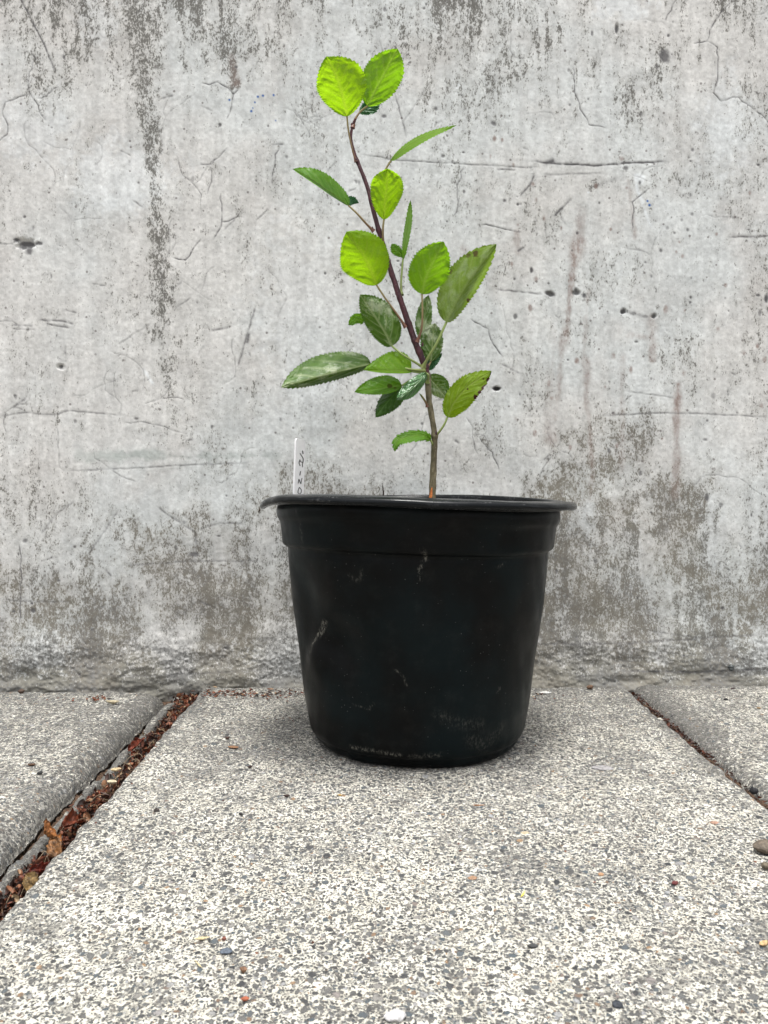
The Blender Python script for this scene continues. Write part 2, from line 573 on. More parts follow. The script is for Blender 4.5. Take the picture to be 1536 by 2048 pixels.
# pale reddish trickles on the right
for pts, w, k in [
    ([(1158, 430), (1150, 500), (1140, 555)], [12, 20, 10], [.3, .85, .9]),
    ([(1140, 550), (1136, 600), (1133, 640)], [6, 5, 6], [.9, .8, .7]),
    ([(1133, 640), (1124, 690), (1118, 725)], [8, 15, 6], [.6, .55, .4]),
    ([(1118, 720), (1116, 790), (1108, 840)], [7, 9, 8], [.45, .5, .3]),
    ([(1172, 590), (1166, 700), (1172, 750), (1170, 790)], [6, 5, 12, 6], [.35, .3, .6, .4]),
    ([(1170, 790), (1178, 850), (1184, 950), (1180, 1000)], [5, 7, 7, 6], [.5, .5, .4, .3]),
    ([(1244, 720), (1240, 780), (1244, 830), (1242, 940)], [14, 8, 9, 9], [.3, .3, .35, .3]),
    ([(1353, 770), (1352, 800), (1350, 840)], [8, 15, 9], [1.0, 1.0, .6]),
    ([(1350, 840), (1352, 900), (1350, 990)], [9, 8, 14], [.7, .6, .45]),
    ([(1105, 660), (1095, 840), (1100, 880)], [10, 12, 20], [.15, .2, .6]),
    ([(1300, 640), (1302, 720)], [16, 8], [.35, .6]),
    ([(925, 500), (928, 525)], [11, 9], [.45, .3]),
    ([(1030, 470), (1032, 510)], [8, 8], [.5, .5]),
    ([(1250, 370), (1265, 480)], [8, 6], [.35, .5]),
    ([(1255, 672), (1305, 678)], [8, 10], [.35, .5]),
    ([(470, 130), (476, 180)], [10, 14], [.3, .6]),
]:
    streak(rust, pts, w, k, 0.35)
# fallen-away patch, nail holes, chips
for cx, cy, rx, ry, k in [(62, 492, 24, 7, 1.0), (66, 506, 10, 13, .9), (40, 485, 8, 4, 1), (84, 492, 12, 5, .9), (52, 499, 9, 8, .8), (1243, 625, 8, 7, 1.0), (1262, 630, 9, 6, .7),
                          (1285, 636, 10, 5, .6), (1305, 634, 7, 7, .9), (1098, 590, 14, 8, .9), (1150, 588, 8, 8, .9), (1012, 40, 0.1, 0.1, 0),
                          (1224, 75, 4, 15, .9), (125, 734, 5, 4, 1.0), (1526, 600, 5, 10, 1.0), (1510, 594, 6, 4, .9), (1514, 628, 4, 8, .7),
                          (1060, 545, 4, 6, 1.0), (450, 1298, 5, 4, 1.0), (437, 1072, 7, 3, 1.0), (386, 1110, 11, 6, .8), (62, 1222, 6, 6, .9),
                          (60, 1208, 3, 3, 1.0), (1368, 1312, 4, 3, 1.0), (1180, 1289, 3, 3, 1.0), (993, 778, 8, 5, 1.3), (1028, 636, 5, 6, .8),
                          (275, 838, 6, 4, .8), (158, 1350, 3, 3, 1.0), (1318, 128, 14, 16, .9), (983, 258, 8, 7, .8)]:
    blot(crack, cx, cy, rx, ry, k, 0.7)
blot(depth, 60, 492, 26, 12, 0.004)
blot(depth, 993, 778, 7, 5, 0.006, 0.2)
blot(depth, 1224, 76, 5, 14, 0.002, 0.2)
for cx, cy in ((1098, 590), (1150, 588), (1243, 625), (1305, 634), (125, 734), (450, 1298)):
    blot(depth, cx, cy, 8, 6, 0.0025)
# straight scratches and form lines
for pts, w, k in [
    ([(50, 8), (78, 60), (104, 112), (124, 162)], 1.8, .75), ([(722, 318), (790, 330), (880, 335), (1040, 344), (1070, 343)], 1.4, .6),
    ([(1060, 332), (1120, 338), (1190, 341), (1260, 335), (1328, 333)], 2.2, .95), ([(1085, 336), (1105, 332)], 5, .8),
    ([(1085, 358), (1200, 356)], 2, .4), ([(1450, 481), (1536, 478)], 2.0, .7), ([(0, 492), (36, 493)], 1.3, .5),
    ([(1175, 385), (1228, 366)], 4, .35), ([(1035, 402), (1056, 378), (1066, 356)], 1.8, .7), ([(1104, 440), (1138, 405)], 2.2, .8),
    ([(0, 833), (50, 826), (110, 830), (140, 822), (250, 831)], 1.8, .5), ([(128, 942), (260, 937), (380, 930), (500, 926)], 1.6, .5),
    ([(1200, 832), (1330, 826), (1420, 829), (1530, 834)], 1.8, .55), ([(1250, 783), (1345, 797)], 1.5, .4), ([(990, 582), (1080, 592)], 2, .55),
    ([(1240, 625), (1300, 640)], 4, .35), ([(476, 738), (500, 660), (513, 615)], 1.8, .7), ([(496, 690), (500, 668)], 3, .9),
    ([(30, 652), (70, 655)], 2, .5), ([(78, 642), (130, 645), (155, 652)], 2, .6), ([(30, 660), (76, 662)], 1.6, .4), ([(95, 650), (145, 659)], 2, .6),
    ([(240, 692), (270, 670), (305, 650)], 1.8, .4), ([(345, 585), (368, 568)], 2, .5), ([(352, 622), (385, 598)], 1.6, .5),
    ([(176, 1108), (200, 1075), (238, 1018)], 1.8, .5), ([(0, 1202), (140, 1206)], 2.2, .4), ([(250, 1132), (370, 1124), (520, 1122)], 2, .45),
    ([(80, 1070), (110, 1030), (150, 1002)], 2, .4), ([(310, 1010), (350, 1040), (390, 1065), (392, 1095)], 2.2, .5), ([(395, 1060), (440, 1046), (490, 1048)], 2, .45),
    ([(760, 100), (775, 150), (802, 245), (812, 285)], 1.6, .6), ([(800, 262), (835, 215), (850, 190)], 1.3, .4), ([(1000, 905), (1080, 915)], 1.2, .2),
    ([(1300, 1262), (1420, 1280)], 2, .4), ([(1060, 1290), (1250, 1288), (1536, 1270)], 2.5, .45), ([(1250, 1342), (1400, 1345), (1536, 1338)], 2.2, .7),
    ([(180, 1350), (300, 1352), (420, 1345), (540, 1340)], 2, .35), ([(555, 640), (575, 600)], 1.3, .35)]:
    line(crack, pts, w, k, 0.35)
# hairline shrinkage cracks
rg = np.random.RandomState(12)


def wander(x, y, ang, n, step=15):
    P = [(x, y)]
    for _ in range(n):
        ang += rg.uniform(-0.75, 0.75)
        x += math.cos(ang) * step * rg.uniform(.6, 1.3)
        y += math.sin(ang) * step * rg.uniform(.6, 1.3)
        P.append((x, y))
    return P


for pts in [[(75, 120), (85, 135), (72, 160), (70, 195), (82, 215), (90, 235), (102, 252)], [(0, 302), (26, 280), (28, 262), (18, 235), (24, 218), (50, 208), (72, 200)],
            [(85, 210), (105, 205), (128, 188)], [(410, 180), (425, 184), (440, 178), (462, 190), (472, 202), (484, 190)], [(472, 202), (468, 225), (458, 250)],
            [(405, 338), (428, 338), (448, 318), (460, 305)], [(426, 345), (428, 372), (420, 395)], [(446, 395), (448, 425), (446, 460), (430, 485)],
            [(448, 450), (470, 444), (490, 440)], [(1140, 150), (1143, 200), (1160, 240), (1172, 262), (1205, 268)], [(1402, 100), (1412, 70), (1428, 45), (1450, 20)],
            [(1402, 100), (1422, 112), (1424, 170), (1416, 200), (1430, 215), (1465, 208), (1500, 235)], [(1500, 235), (1520, 250), (1536, 268)],
            [(1375, 105), (1402, 100)], [(925, 345), (912, 380), (914, 420), (905, 440)], [(960, 456), (990, 460), (1040, 470)],
            [(1258, 470), (1262, 430), (1258, 412), (1290, 385)], [(36, 1085), (40, 1150), (38, 1200), (34, 1250)], [(940, 640), (975, 660), (985, 690), (1005, 715)],
            [(950, 870), (985, 905), (998, 940)], [(350, 520), (375, 525), (392, 500), (410, 480)], [(1340, 20), (1320, 60)], [(560, 300), (552, 340), (548, 380)]]:
    line(crack, pts, 1.05, .9, 1.0)
for _ in range(46):
    x, y = rg.uniform(0, 1536), rg.uniform(0, 1000)
    a0 = rg.uniform(0, 6.3)
    P = wander(x, y, a0, rg.randint(4, 12))
    line(crack, P, 0.95, rg.uniform(.25, .6), 1.0)
    if rg.rand() < .5:
        q = P[len(P) // 2]
        line(crack, wander(q[0], q[1], a0 + 1.4, rg.randint(2, 6)), 1.1, .4, 1.0)
for _ in range(40):
    x, y = rg.uniform(0, 1536), rg.uniform(0, 1250)
    a0, L = rg.uniform(-0.9, 0.9) if rg.rand() < .6 else rg.uniform(0, 3.1), rg.uniform(10, 46)
    line(crack, [(x, y), (x + L * math.cos(a0), y + L * math.sin(a0))], rg.uniform(1.2, 2.4), rg.uniform(.3, .7), 0.4)
for _ in range(260):
    x, y = rg.uniform(0, 1536), rg.uniform(0, 1330)
    s = abs(rg.normal(0, 1.6)) + 1.3
    blot(crack, x, y, s * rg.uniform(.7, 1.5), s * rg.uniform(.8, 1.8), rg.uniform(.4, .95), 0.5)
for _ in range(46):
    x, y = rg.uniform(950, 1536), rg.uniform(260, 900)
    s = rg.uniform(3, 6)
    blot(rust, x, y, s, s * rg.uniform(1, 1.8), rg.uniform(.5, .9), 0.4)
for _ in range(90):
    x, y = rg.uniform(0, 1536), rg.uniform(0, 900) ** 1.0
    blot(mould, x, y, rg.uniform(6, 22), rg.uniform(8, 34), rg.uniform(.35, .8), 1.2)
for cx, cy, rx, ry, k in [(250, 360, 130, 90, .40), (80, 260, 90, 90, .35), (210, 60, 50, 60, .4), (1440, 260, 70, 120, .4), (1230, 30, 70, 40, .5),
                          (640, 620, 160, 200, .3), (1270, 365, 16, 12, .7), (500, 1310, 36, 18, .35), 
                          (1420, 1110, 26, 130, .35), (1180, 1030, 26, 60, .4), (620, 800, 90, 90, .25),
                          (1270, 1120, 18, 90, .35), (1440, 1200, 20, 60, .35), (915, 186, 3, 6, 1.0), (912, 190, 4, 3, 1.0), (1171, 393, 3, 2, 1), (141, 1092, 3, 3, 1)]:
    blot(pale, cx, cy, rx, ry, k, 0.9 if rx > 8 else 0.2)
line(pale, [(1472, 1228), (1486, 1238), (1506, 1252)], 3, 1.2, 0.2)
line(pale, [(1262, 370), (1280, 420), (1296, 460)], 3, .8, 0.6)
line(pale, [(290, 740), (310, 770)], 3, .6, 0.6)
streak(green, [(160, 912), (230, 912), (300, 908), (380, 914), (440, 912), (560, 912)], [12, 16, 16, 5, 10, 6], [.3, .5, .5, .3, .35, .25], 0.9)
for x, y, s in ((520, 207, 3), (530, 205, 3.2), (551, 204, 3), (507, 235, 3.2), (464, 213, 3), (514, 218, 2.2), (510, 229, 2), (555, 253, 2), (1288, 410, 3), (1292, 418, 3.4)):
    blot(blue, x, y, s, s, 1.0, 0.1)
mould -= 0.6 * pale
mould = np.where(mould > 0.85, 0.85 + (mould - 0.85) * 0.60, mould)
micro = (fbm(U / 5, V_ / 5, 3, 77) - 0.5) * 0.0003 + (fbm(U / 80, V_ / 80, 3, 78) - 0.5) * 0.0022
# trowelled footing: swells outward in the last 5 cm, with a lip
foot = np.exp(-np.clip(WZ + 0.002, 0, 1) / 0.020) * 0.006 + 0.004 * (1 - sstep(0.020, 0.085, WZ + (patch - 0.5) * 0.05))
foot *= 0.35 + 1.3 * fbm(U / 60, V_ / 30, 4, 88)
rough_low = (1 - sstep(0.03, 0.07, WZ)) * (fbm(U / 6, V_ / 5, 4, 90) - 0.5) * 0.0018
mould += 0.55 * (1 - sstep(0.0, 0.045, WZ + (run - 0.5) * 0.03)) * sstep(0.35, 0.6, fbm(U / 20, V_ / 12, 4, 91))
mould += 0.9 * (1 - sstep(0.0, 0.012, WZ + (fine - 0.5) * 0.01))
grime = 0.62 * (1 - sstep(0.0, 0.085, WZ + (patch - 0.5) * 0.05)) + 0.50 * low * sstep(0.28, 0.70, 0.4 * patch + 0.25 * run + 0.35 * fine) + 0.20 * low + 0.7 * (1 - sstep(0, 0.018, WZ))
WYd = WALL_Y - foot + depth + micro + rough_low + crack * 0.0006
Vw = np.stack([WX, WYd, WZ], -1).reshape(-1, 3)
Fw = grid_faces(len(wx), len(wz), flip=True)
# close the body of the wall: a back face, top and ends
n0 = len(Vw)
xa, xb, za, zb = wx[0], wx[-1], wz[0], wz[-1]
yb = WALL_Y + 0.16
back = []
nz_, nx_ = len(wz), len(wx)
Vb = np.stack([WX[:, [0, -1]], np.full((nx_, 2), yb), WZ[:, [0, -1]]], -1).reshape(-1, 3)
Fb = []
ii = np.arange(nx_ - 1)
top = np.stack([ii * nz_ + nz_ - 1, n0 + ii * 2 + 1, n0 + (ii + 1) * 2 + 1, (ii + 1) * nz_ + nz_ - 1], 1)
bk = np.stack([n0 + ii * 2, n0 + (ii + 1) * 2, n0 + (ii + 1) * 2 + 1, n0 + ii * 2 + 1], 1)
Vw = np.vstack([Vw, Vb])
Fw = np.vstack([Fw, top, bk])
pad = np.zeros(len(Vb))
A = {k: np.concatenate([np.clip(v, 0, 1.6).ravel(), pad]) for k, v in dict(mould=mould, rust=np.clip(rust, 0, 1), crack=np.clip(crack, 0, 1), pale=np.clip(pale, 0, 1),
     green=np.clip(green, 0, 1), blue=np.clip(blue, 0, 1), brown=brown, grime=np.clip(grime, 0, 1)).items()}
wall = mesh_np('concrete_wall', Vw, Fw, MAT_WALL, attrs=A)
tag(wall, 'tall weathered grey concrete wall with black mould runs and brown trickles behind the pot', 'wall')
del WX, WZ, U, V_, jit, jit2, mould, rust, crack, pale, green, blue, run, patch, fine, micro, foot, rough_low, A


# ------------------------------------------------------------------ paving slabs
def slab(x0, x1, y0, y1, rl, rr, rb, step, fine_x, fine_y, zbase=0.0, seed=0, tilt=(0, 0), dirt_l=0.02, dirt_r=0.02):
    xs = np.concatenate([np.arange(x0, fine_x[0], 0.02) if fine_x[0] > x0 else [], np.arange(max(x0, fine_x[0]), min(x1, fine_x[1]), step),
                         np.arange(min(x1, fine_x[1]), x1, 0.02), [x1]])
    ys = np.concatenate([np.arange(y0, fine_y[0], 0.02), np.arange(fine_y[0], y1, step), [y1]])
    X, Y = np.meshgrid(xs, ys, indexing='ij')
    cxx = (X - (x0 + x1) / 2) / ((x1 - x0) / 2)
    # ragged outline
    ex = (fbm(Y * 60, X * 0 + 3, 5, seed + 1) - 0.5) * 0.007
    er = (fbm(Y * 60, X * 0 + 9, 5, seed + 2) - 0.5) * 0.007
    eb = (fbm(X * 60, Y * 0 + 5, 5, seed + 3) - 0.5) * 0.012
    dl, dr, db = X - x0, x1 - X, y1 - Y
    Z = np.zeros_like(X) + zbase + tilt[0] * (X - x0) + tilt[1] * (Y - y0)
    for d, r in ((dl, rl), (dr, rr), (db, rb)):
        t = np.clip((r - d) / r, 0, 1)
        Z -= r * 0.8 * (1 - np.sqrt(np.clip(1 - t * t, 0, 1)))
    Z += (fbm(X * 55, Y * 55, 4, seed + 5) - 0.5) * 0.0030 + (fbm(X * 320, Y * 320, 3, seed + 6) - 0.5) * 0.0012
    pit = sstep(0.66, 0.80, fbm(X * 150, Y * 150, 3, seed + 8))
    Z -= pit * 0.0011
    Xd = X + ex * np.clip(1 - dl / 0.03, 0, 1) + er * np.clip(1 - dr / 0.03, 0, 1)
    Yd = Y + eb * np.clip(1 - db / 0.03, 0, 1)
    pn = fbm(X * 9, Y * 9, 4, seed + 11)
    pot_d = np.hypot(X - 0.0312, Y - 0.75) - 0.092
    dirt_shade = 0.55 * (1 - sstep(0.0, dirt_l * 1.3, dl + (pn - .5) * .03)) + 0.55 * (1 - sstep(0.0, dirt_r * 1.3, dr + (pn - .5) * .03))
    dirt_shade += 0.62 * (1 - sstep(0.02, 0.50, db + (pn - 0.5) * 0.35)) + 0.35 * (1 - sstep(0, 0.03, db + (pn - .5) * .02)) + 0.25 * sstep(0.45, 0.65, pn)  # darkens broadly towards the back edge, with random patches
    dirt_shade += 0.6 * (1 - sstep(-0.01, 0.012, pot_d + (fbm(X * 60, Y * 60, 3, 5) - .5) * .016))  # contact shade hugging the pot foot, painted into the slab colour
    nx, ny = X.shape
    Vt = np.stack([Xd, Yd, Z], -1).reshape(-1, 3)
    F = grid_faces(nx, ny)
    # skirt
    ring = np.concatenate([np.arange(ny), (np.arange(1, nx) * ny + ny - 1), ((nx - 1) * ny + np.arange(ny - 2, -1, -1)), (np.arange(nx - 2, 0, -1) * ny)])
    low = Vt[ring].copy()
    low[:, 2] = -0.033
    b0 = len(Vt)
    k = np.arange(len(ring))
    k2 = (k + 1) % len(ring)
    sk = np.stack([ring[k], ring[k2], b0 + k2, b0 + k], 1)[:, ::-1]
    dd = np.clip(dirt_shade, 0, 1.3).ravel()
    return np.vstack([Vt, low]), np.vstack([F, sk]), {'dirt_shade': np.concatenate([dd, np.full(len(low), 1.3)])}


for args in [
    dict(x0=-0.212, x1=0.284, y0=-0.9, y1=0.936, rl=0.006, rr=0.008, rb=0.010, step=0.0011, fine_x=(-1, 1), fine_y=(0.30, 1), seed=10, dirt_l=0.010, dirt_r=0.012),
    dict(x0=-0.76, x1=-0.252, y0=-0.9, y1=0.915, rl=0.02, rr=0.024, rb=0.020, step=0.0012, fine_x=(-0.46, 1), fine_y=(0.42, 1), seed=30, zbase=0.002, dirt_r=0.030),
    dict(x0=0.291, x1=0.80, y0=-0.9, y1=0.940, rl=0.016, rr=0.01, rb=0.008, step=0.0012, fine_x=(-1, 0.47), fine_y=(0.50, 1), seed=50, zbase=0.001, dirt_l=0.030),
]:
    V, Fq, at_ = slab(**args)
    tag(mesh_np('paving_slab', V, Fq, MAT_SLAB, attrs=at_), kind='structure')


def strip(name, x0, x1, y0, y1, zf, mat, step=0.0012, extra=None):
    X, Y = np.meshgrid(np.arange(x0, x1 + step, step), np.arange(y0, y1, step), indexing='ij')
    Z = zf(X, Y)
    return mesh_np(name, np.stack([X, Y, Z], -1).reshape(-1, 3), grid_faces(*X.shape), mat, attrs=extra(X, Y) if extra else None)


# dirt lying in the joints
tag(strip('joint_dirt', -0.262, -0.206, 0.0, 0.938, lambda X, Y: -0.020 + (fbm(X * 200, Y * 200, 4, 3) - .5) * .009 + (fbm(X * 20, Y * 20, 3, 4) - .5) * .008, MAT_DIRT),
    kind='stuff')
tag(strip('joint_dirt', 0.278, 0.300, 0.0, 0.938, lambda X, Y: -0.009 + (fbm(X * 200, Y * 200, 4, 13) - .5) * .007 + (fbm(X * 20, Y * 20, 3, 14) - .5) * .006, MAT_DIRT),
    kind='stuff')


# broken mortar fillet standing along the wide joint
def ridge(X, Y):
    c = -0.2385 + (fbm(Y * 14, X * 0, 3, 61) - .5) * 0.010
    w = 0.0050 + 0.004 * (fbm(Y * 25, X * 0 + 2, 3, 62) - .5)
    top_ = -0.0085 + (fbm(Y * 40, X * 0 + 4, 4, 63) - .5) * 0.010
    prof = 1 - sstep(0.55, 1.15, np.abs(X - c) / w)
    return -0.026 + (top_ + 0.026) * prof + (fbm(X * 260, Y * 260, 3, 64) - .5) * 0.003


mr = strip('mortar_fillet', -0.252, -0.222, 0.0, 0.915, ridge, MAT_SLAB, 0.001, lambda X, Y: {'dirt_shade': 1.5 - 0.7 * sstep(-0.012, -0.003, ridge(X, Y))})
tag(mr, kind='structure')


# ------------------------------------------------------------------ pot
def pot_material():
    m = M('black_plastic')
    big = m.noise(14, 4, 0.55)
    c = m.mix(m.ramp(big, 0.35, 0.65), (0.0016, 0.0018, 0.0019), (0.0022, 0.0055, 0.0065))
    # dust specks
    d, col = m.voro(420)
    r, g, b = m.sep(col)
    sp = m.math('MULTIPLY', m.ramp(d, 0.08, 0.20, 1, 0), m.ramp(m.math('ADD', r, m.math('MULTIPLY', m.noise(22, 3), 0.5)), 1.16, 1.28))
    c = m.mix(m.math('MULTIPLY', sp, 0.6), c, (0.16, 0.16, 0.15))
    dust = m.ramp(m.noise(55, 7, 0.75, off=(1, 2, 3)), 0.48, 0.75, 0, 0.022)
    c = m.mix(dust, c, (0.20, 0.195, 0.18))
    # scratches: very stretched noise
    sc = m.ramp(m.noise(90, 5, 0.7, vec=m.scale(None, (1, 1, 0.12)), dist=1.5), 0.70, 0.78, 0, 0.10)
    c = m.mix(sc, c, (0.12, 0.12, 0.115))
    scuff = m.math('MULTIPLY', m.attr('scuff'), m.ramp(m.noise(420, 5, 0.75, vec=m.scale(None, (1.4, 1.4, 0.7))), 0.45, 0.66), clamp=True)
    c = m.mix(scuff, c, (0.22, 0.21, 0.18))
    rough = m.math('ADD', m.ramp(m.noise(40, 5, 0.6), 0.3, 0.7, 0.28, 0.44), m.math('MULTIPLY', scuff, 0.4))
    m.bump(m.noise(700, 3, 0.6), 0.0002, 0.35)
    return m.set(c, rough, 0.095)


MAT_POT = pot_material()
PC = np.array([0.0312, 0.75, 0.0])
pot = empty('nursery_pot', tuple(PC))
tag(pot, 'black plastic nursery pot with a dented side and a warped rolled rim', 'flower pot')

rim_ang = np.radians([-180, -150, -125, -108, -95, -85, -75, -60, -40, -20, 0, 30, 60, 90, 120, 150, 180])
rim_z = np.array([.2262, .2290, .2298, .2290, .2277, .2268, .2260, .2240, .2232, .2226, .2218, .2238, .2262, .2258, .2250, .2250, .2262])


def rimz(th):
    t = (th + math.pi) % (2 * math.pi) - math.pi
    s = 0
    for k, w in ((-2, .1), (-1, .2), (0, .4), (1, .2), (2, .1)):
        s = s + w * np.interp((t + k * 0.05 + math.pi) % (2 * math.pi) - math.pi, rim_ang, rim_z)
    return s


nth = 420
th = np.linspace(-math.pi, math.pi, nth, endpoint=False)
prof = [(.1292, .2165), (.1300, .212), (.1292, .2065), (.1268, .203), (.1262, .200), (.1250, .188), (.1247, .1830), (.1238, .1812), (.1206, .1802), (.1196, .1785), (.1199, .1735), (.1165, .130),
        (.1098, .082), (.1048, .038), (.1008, .0155), (.0990, .0110), (.0968, .0092), (.0962, .0080), (.0952, .0045), (.0920, .0012), (.0860, .0006), (.0600, .0035), (.0005, .004)]
pp = []
for (r0, z0), (r1, z1) in zip(prof[:-1], prof[1:]):
    n = max(1, int(math.hypot(r1 - r0, z1 - z0) / 0.0012)) if z0 < .999 else 1
    for k in range(n):
        pp.append((r0 + (r1 - r0) * k / n, z0 + (z1 - z0) * k / n))
pp.append(prof[-1])
pp = np.array(pp)
# soften the profile a little
for _ in range(1):
    pp[1:-1] = 0.25 * pp[:-2] + 0.5 * pp[1:-1] + 0.25 * pp[2:]
R, TH = np.meshgrid(pp[:, 0], th, indexing='ij')
Z = np.repeat(pp[:, 1][:, None], nth, 1)
hfrac = np.clip(Z / 0.21, 0, 1)
Z = Z + (rimz(TH) - 0.2255) * hfrac ** 2


def gdent(t0, z0, st, sz, a):
    dt = (TH - t0 + math.pi) % (2 * math.pi) - math.pi
    return a * np.exp(-(dt / st) ** 2 - ((Z - z0) / sz) ** 2)


dr = -gdent(math.radians(-128), 0.105, 0.22, 0.024, 0.0095) - gdent(math.radians(-150), 0.125, 0.28, 0.045, 0.009) + gdent(math.radians(-146), 0.085, 0.16, 0.018, 0.0040)
dr += -gdent(math.radians(-112), 0.045, 0.35, 0.03, 0.0025) + gdent(math.radians(-80), 0.02, 0.4, 0.02, 0.0015)
dr += (fbm(np.cos(TH) * 2.2 + 5, np.sin(TH) * 2.2 + Z * 9, 3, 71) - 0.5) * 0.0035 * np.clip(R / 0.1, 0, 1)
dr += 0.0014 * np.cos(2 * TH + 0.6) * hfrac
dr -= gdent(math.radians(-100), 0.006, 0.3, 0.008, 0.0015)
R2 = R + dr * np.clip((R - 0.03) / 0.05, 0, 1)
# sagging foot
Z = Z + (fbm(np.cos(TH) * 3, np.sin(TH) * 3, 3, 72) - 0.45) * 0.004 * np.exp(-Z / 0.01) * (R > 0.09)
Z = np.maximum(Z, 0.0012)
scuff = np.zeros_like(Z)


def px_theta(px, py):
    """angle and height on the pot front that survey pixel shows"""
    d, x = 0.62, 0
    for _ in range(12):
        p = at(px, py, d)
        r = np.interp(p[2], pp[::-1, 1], pp[::-1, 0])
        x = np.clip((p[0] - PC[0]) / r, -0.995, 0.995)
        d = PC[1] - r * math.sqrt(1 - x * x)
    return -math.acos(x), p[2]


def scuff_line(pts, w, k):
    P = [px_theta(*p) for p in pts]
    for a, b in zip(P[:-1], P[1:]):
        ax, bx = a[0] * 0.11, b[0] * 0.11
        dx, dz = bx - ax, b[1] - a[1]
        t = np.clip(((TH * 0.11 - ax) * dx + (Z - a[1]) * dz) / (dx * dx + dz * dz + 1e-12), 0, 1)
        d = np.hypot(TH * 0.11 - ax - t * dx, Z - a[1] - t * dz)
        np.maximum(scuff, k * np.exp(-(d / w) ** 2), out=scuff)


scuff_line([(632, 1245), (624, 1265), (616, 1290), (615, 1305)], 0.0018, 1.0)
scuff_line([(636, 1246), (626, 1275)], 0.0010, 1.0)
scuff_line([(846, 1100), (852, 1118), (842, 1130), (838, 1150), (842, 1160)], 0.0011, 0.75)
scuff_line([(594, 1020), (600, 1060), (602, 1085)], 0.0012, 0.35)
scuff_line([(695, 1150), (710, 1162), (722, 1155), (722, 1140)], 0.0012, 0.22)
scuff_line([(995, 1135), (1008, 1125)], 0.0009, 0.35)
scuff_line([(700, 1495), (740, 1502), (800, 1512)], 0.0016, 0.65)
scuff_line([(820, 1515), (880, 1510)], 0.0022, 0.35)
scuff_line([(940, 1480), (970, 1490), (1000, 1460)], 0.006, 0.16)
scuff_line([(880, 1430), (910, 1445), (960, 1450)], 0.005, 0.13)
scuff_line([(790, 1340), (808, 1355), (812, 1372)], 0.0006, 0.45)
scuff_line([(702, 1410), (735, 1420), (746, 1408)], 0.0005, 0.4)
scuff_line([(994, 1385), (998, 1375)], 0.0007, 0.9)
XYZ = np.stack([R2 * np.cos(TH), R2 * np.sin(TH), Z], -1).reshape(-1, 3)
# inner skin: same surface 1.6 mm further in, down to the soil and the base
ninn = [k for k in range(len(pp)) if pp[k, 1] > 0.15 or k % 6 == 0]
Ri = (R2 - 0.0016)[ninn]
inner = np.stack([Ri * np.cos(TH[ninn]), Ri * np.sin(TH[ninn]), Z[ninn] + 0.0016], -1).reshape(-1, 3)
n_out = len(XYZ)
Fo = grid_faces(len(pp), nth, True)
Fi = grid_faces(len(ninn), nth, True, flip=True) + n_out
body = mesh_np('pot_body', np.vstack([XYZ, inner]), np.vstack([Fo, Fi]), MAT_POT, parent=pot, attrs={'scuff': np.concatenate([scuff.ravel(), np.zeros(len(inner))])})
# rolled rim: cross-section in (dr, dz) swept round, drooping at the left
ang = np.linspace(0, 2 * math.pi, 40, endpoint=False)
sec = [(-.0020, -.0100), (-.0005, -.0100), (.0004, -.0072), (.0030, -.0068), (.0085, -.0074), (.0118, -.0088), (.0136, -.0080), (.0146, -.0056), (.0140, -.0030), (.0118, -.0012), (.0098, -.0013),
       (.0085, -.0006), (.0050, -.0001), (.0018, .0004), (.0000, -.0002), (-.0014, -.0018), (-.0020, -.0050)]
sec = catmull(sec + [sec[0]], 64)[:-1]
RR, ZZ = [], []
for k in range(len(sec)):
    out = np.clip(sec[k][0] / 0.0146, 0, 1)
    sag = 0.0035 * np.exp(-(((th + math.radians(176) + math.pi) % (2 * math.pi) - math.pi) / 0.30) ** 2) + 0.0006 * np.exp(-((th + 1.45) / 0.2) ** 2) \
        + 0.0016 * (fbm(th * 3 + 20, th * 0, 3, 81) - 0.5)
    wide = 1 + 0.10 * (fbm(th * 2.5 + 20, th * 0 + 4, 3, 82) - 0.5) * 2
    RR.append(.1300 + sec[k][0] * wide + 0.0014 * np.cos(2 * th + 0.6))
    ZZ.append(rimz(th) + 0.84 * sec[k][1] - sag * out * 1.6)
RR, ZZ = np.array(RR), np.array(ZZ)
T2 = np.repeat(th[None], len(sec), 0)
RV = np.stack([RR * np.cos(T2), RR * np.sin(T2), ZZ], -1)
RV = np.concatenate([RV, RV[:1]], 0).reshape(-1, 3)
rs = np.clip(fbm(T2 * 9 + 40, RR * 900, 3, 83) - 0.55, 0, 1) * 1.3
rs = np.concatenate([rs, rs[:1]], 0)


def rim_material():
    m = M('black_plastic_rim')
    scf = m.math('MULTIPLY', m.attr('scuff'), m.ramp(m.noise(500, 5, 0.7), 0.45, 0.65), clamp=True)
    c = m.mix(scf, (0.004, 0.005, 0.006), (0.20, 0.20, 0.20))
    m.bump(m.noise(300, 4, 0.6), 0.0003, 0.4)
    return m.set(c, m.ramp(m.noise(60, 5), 0.3, 0.7, 0.14, 0.28), 0.15)


rim = mesh_np('rim', RV, grid_faces(len(sec) + 1, nth, True), rim_material(), parent=pot, attrs={'scuff': rs})

# soil
rr_ = np.linspace(0.0, 0.1215, 90)
tt_ = np.linspace(0, 2 * math.pi, 260, endpoint=False)
RS, TS = np.meshgrid(rr_, tt_, indexing='ij')
xs, ys = RS * np.cos(TS), RS * np.sin(TS)
zs = 0.196 + (fbm(xs * 60 + 10, ys * 60 + 10, 4, 91) - .5) * .010 + (fbm(xs * 300 + 10, ys * 300 + 10, 3, 92) - .5) * .004 - 0.003 * (RS / .12) ** 4
so = mesh_np('potting_soil', np.stack([xs + PC[0], ys + PC[1], zs], -1).reshape(-1, 3), grid_faces(90, 260, True), MAT_SOIL)
tag(so, kind='stuff')


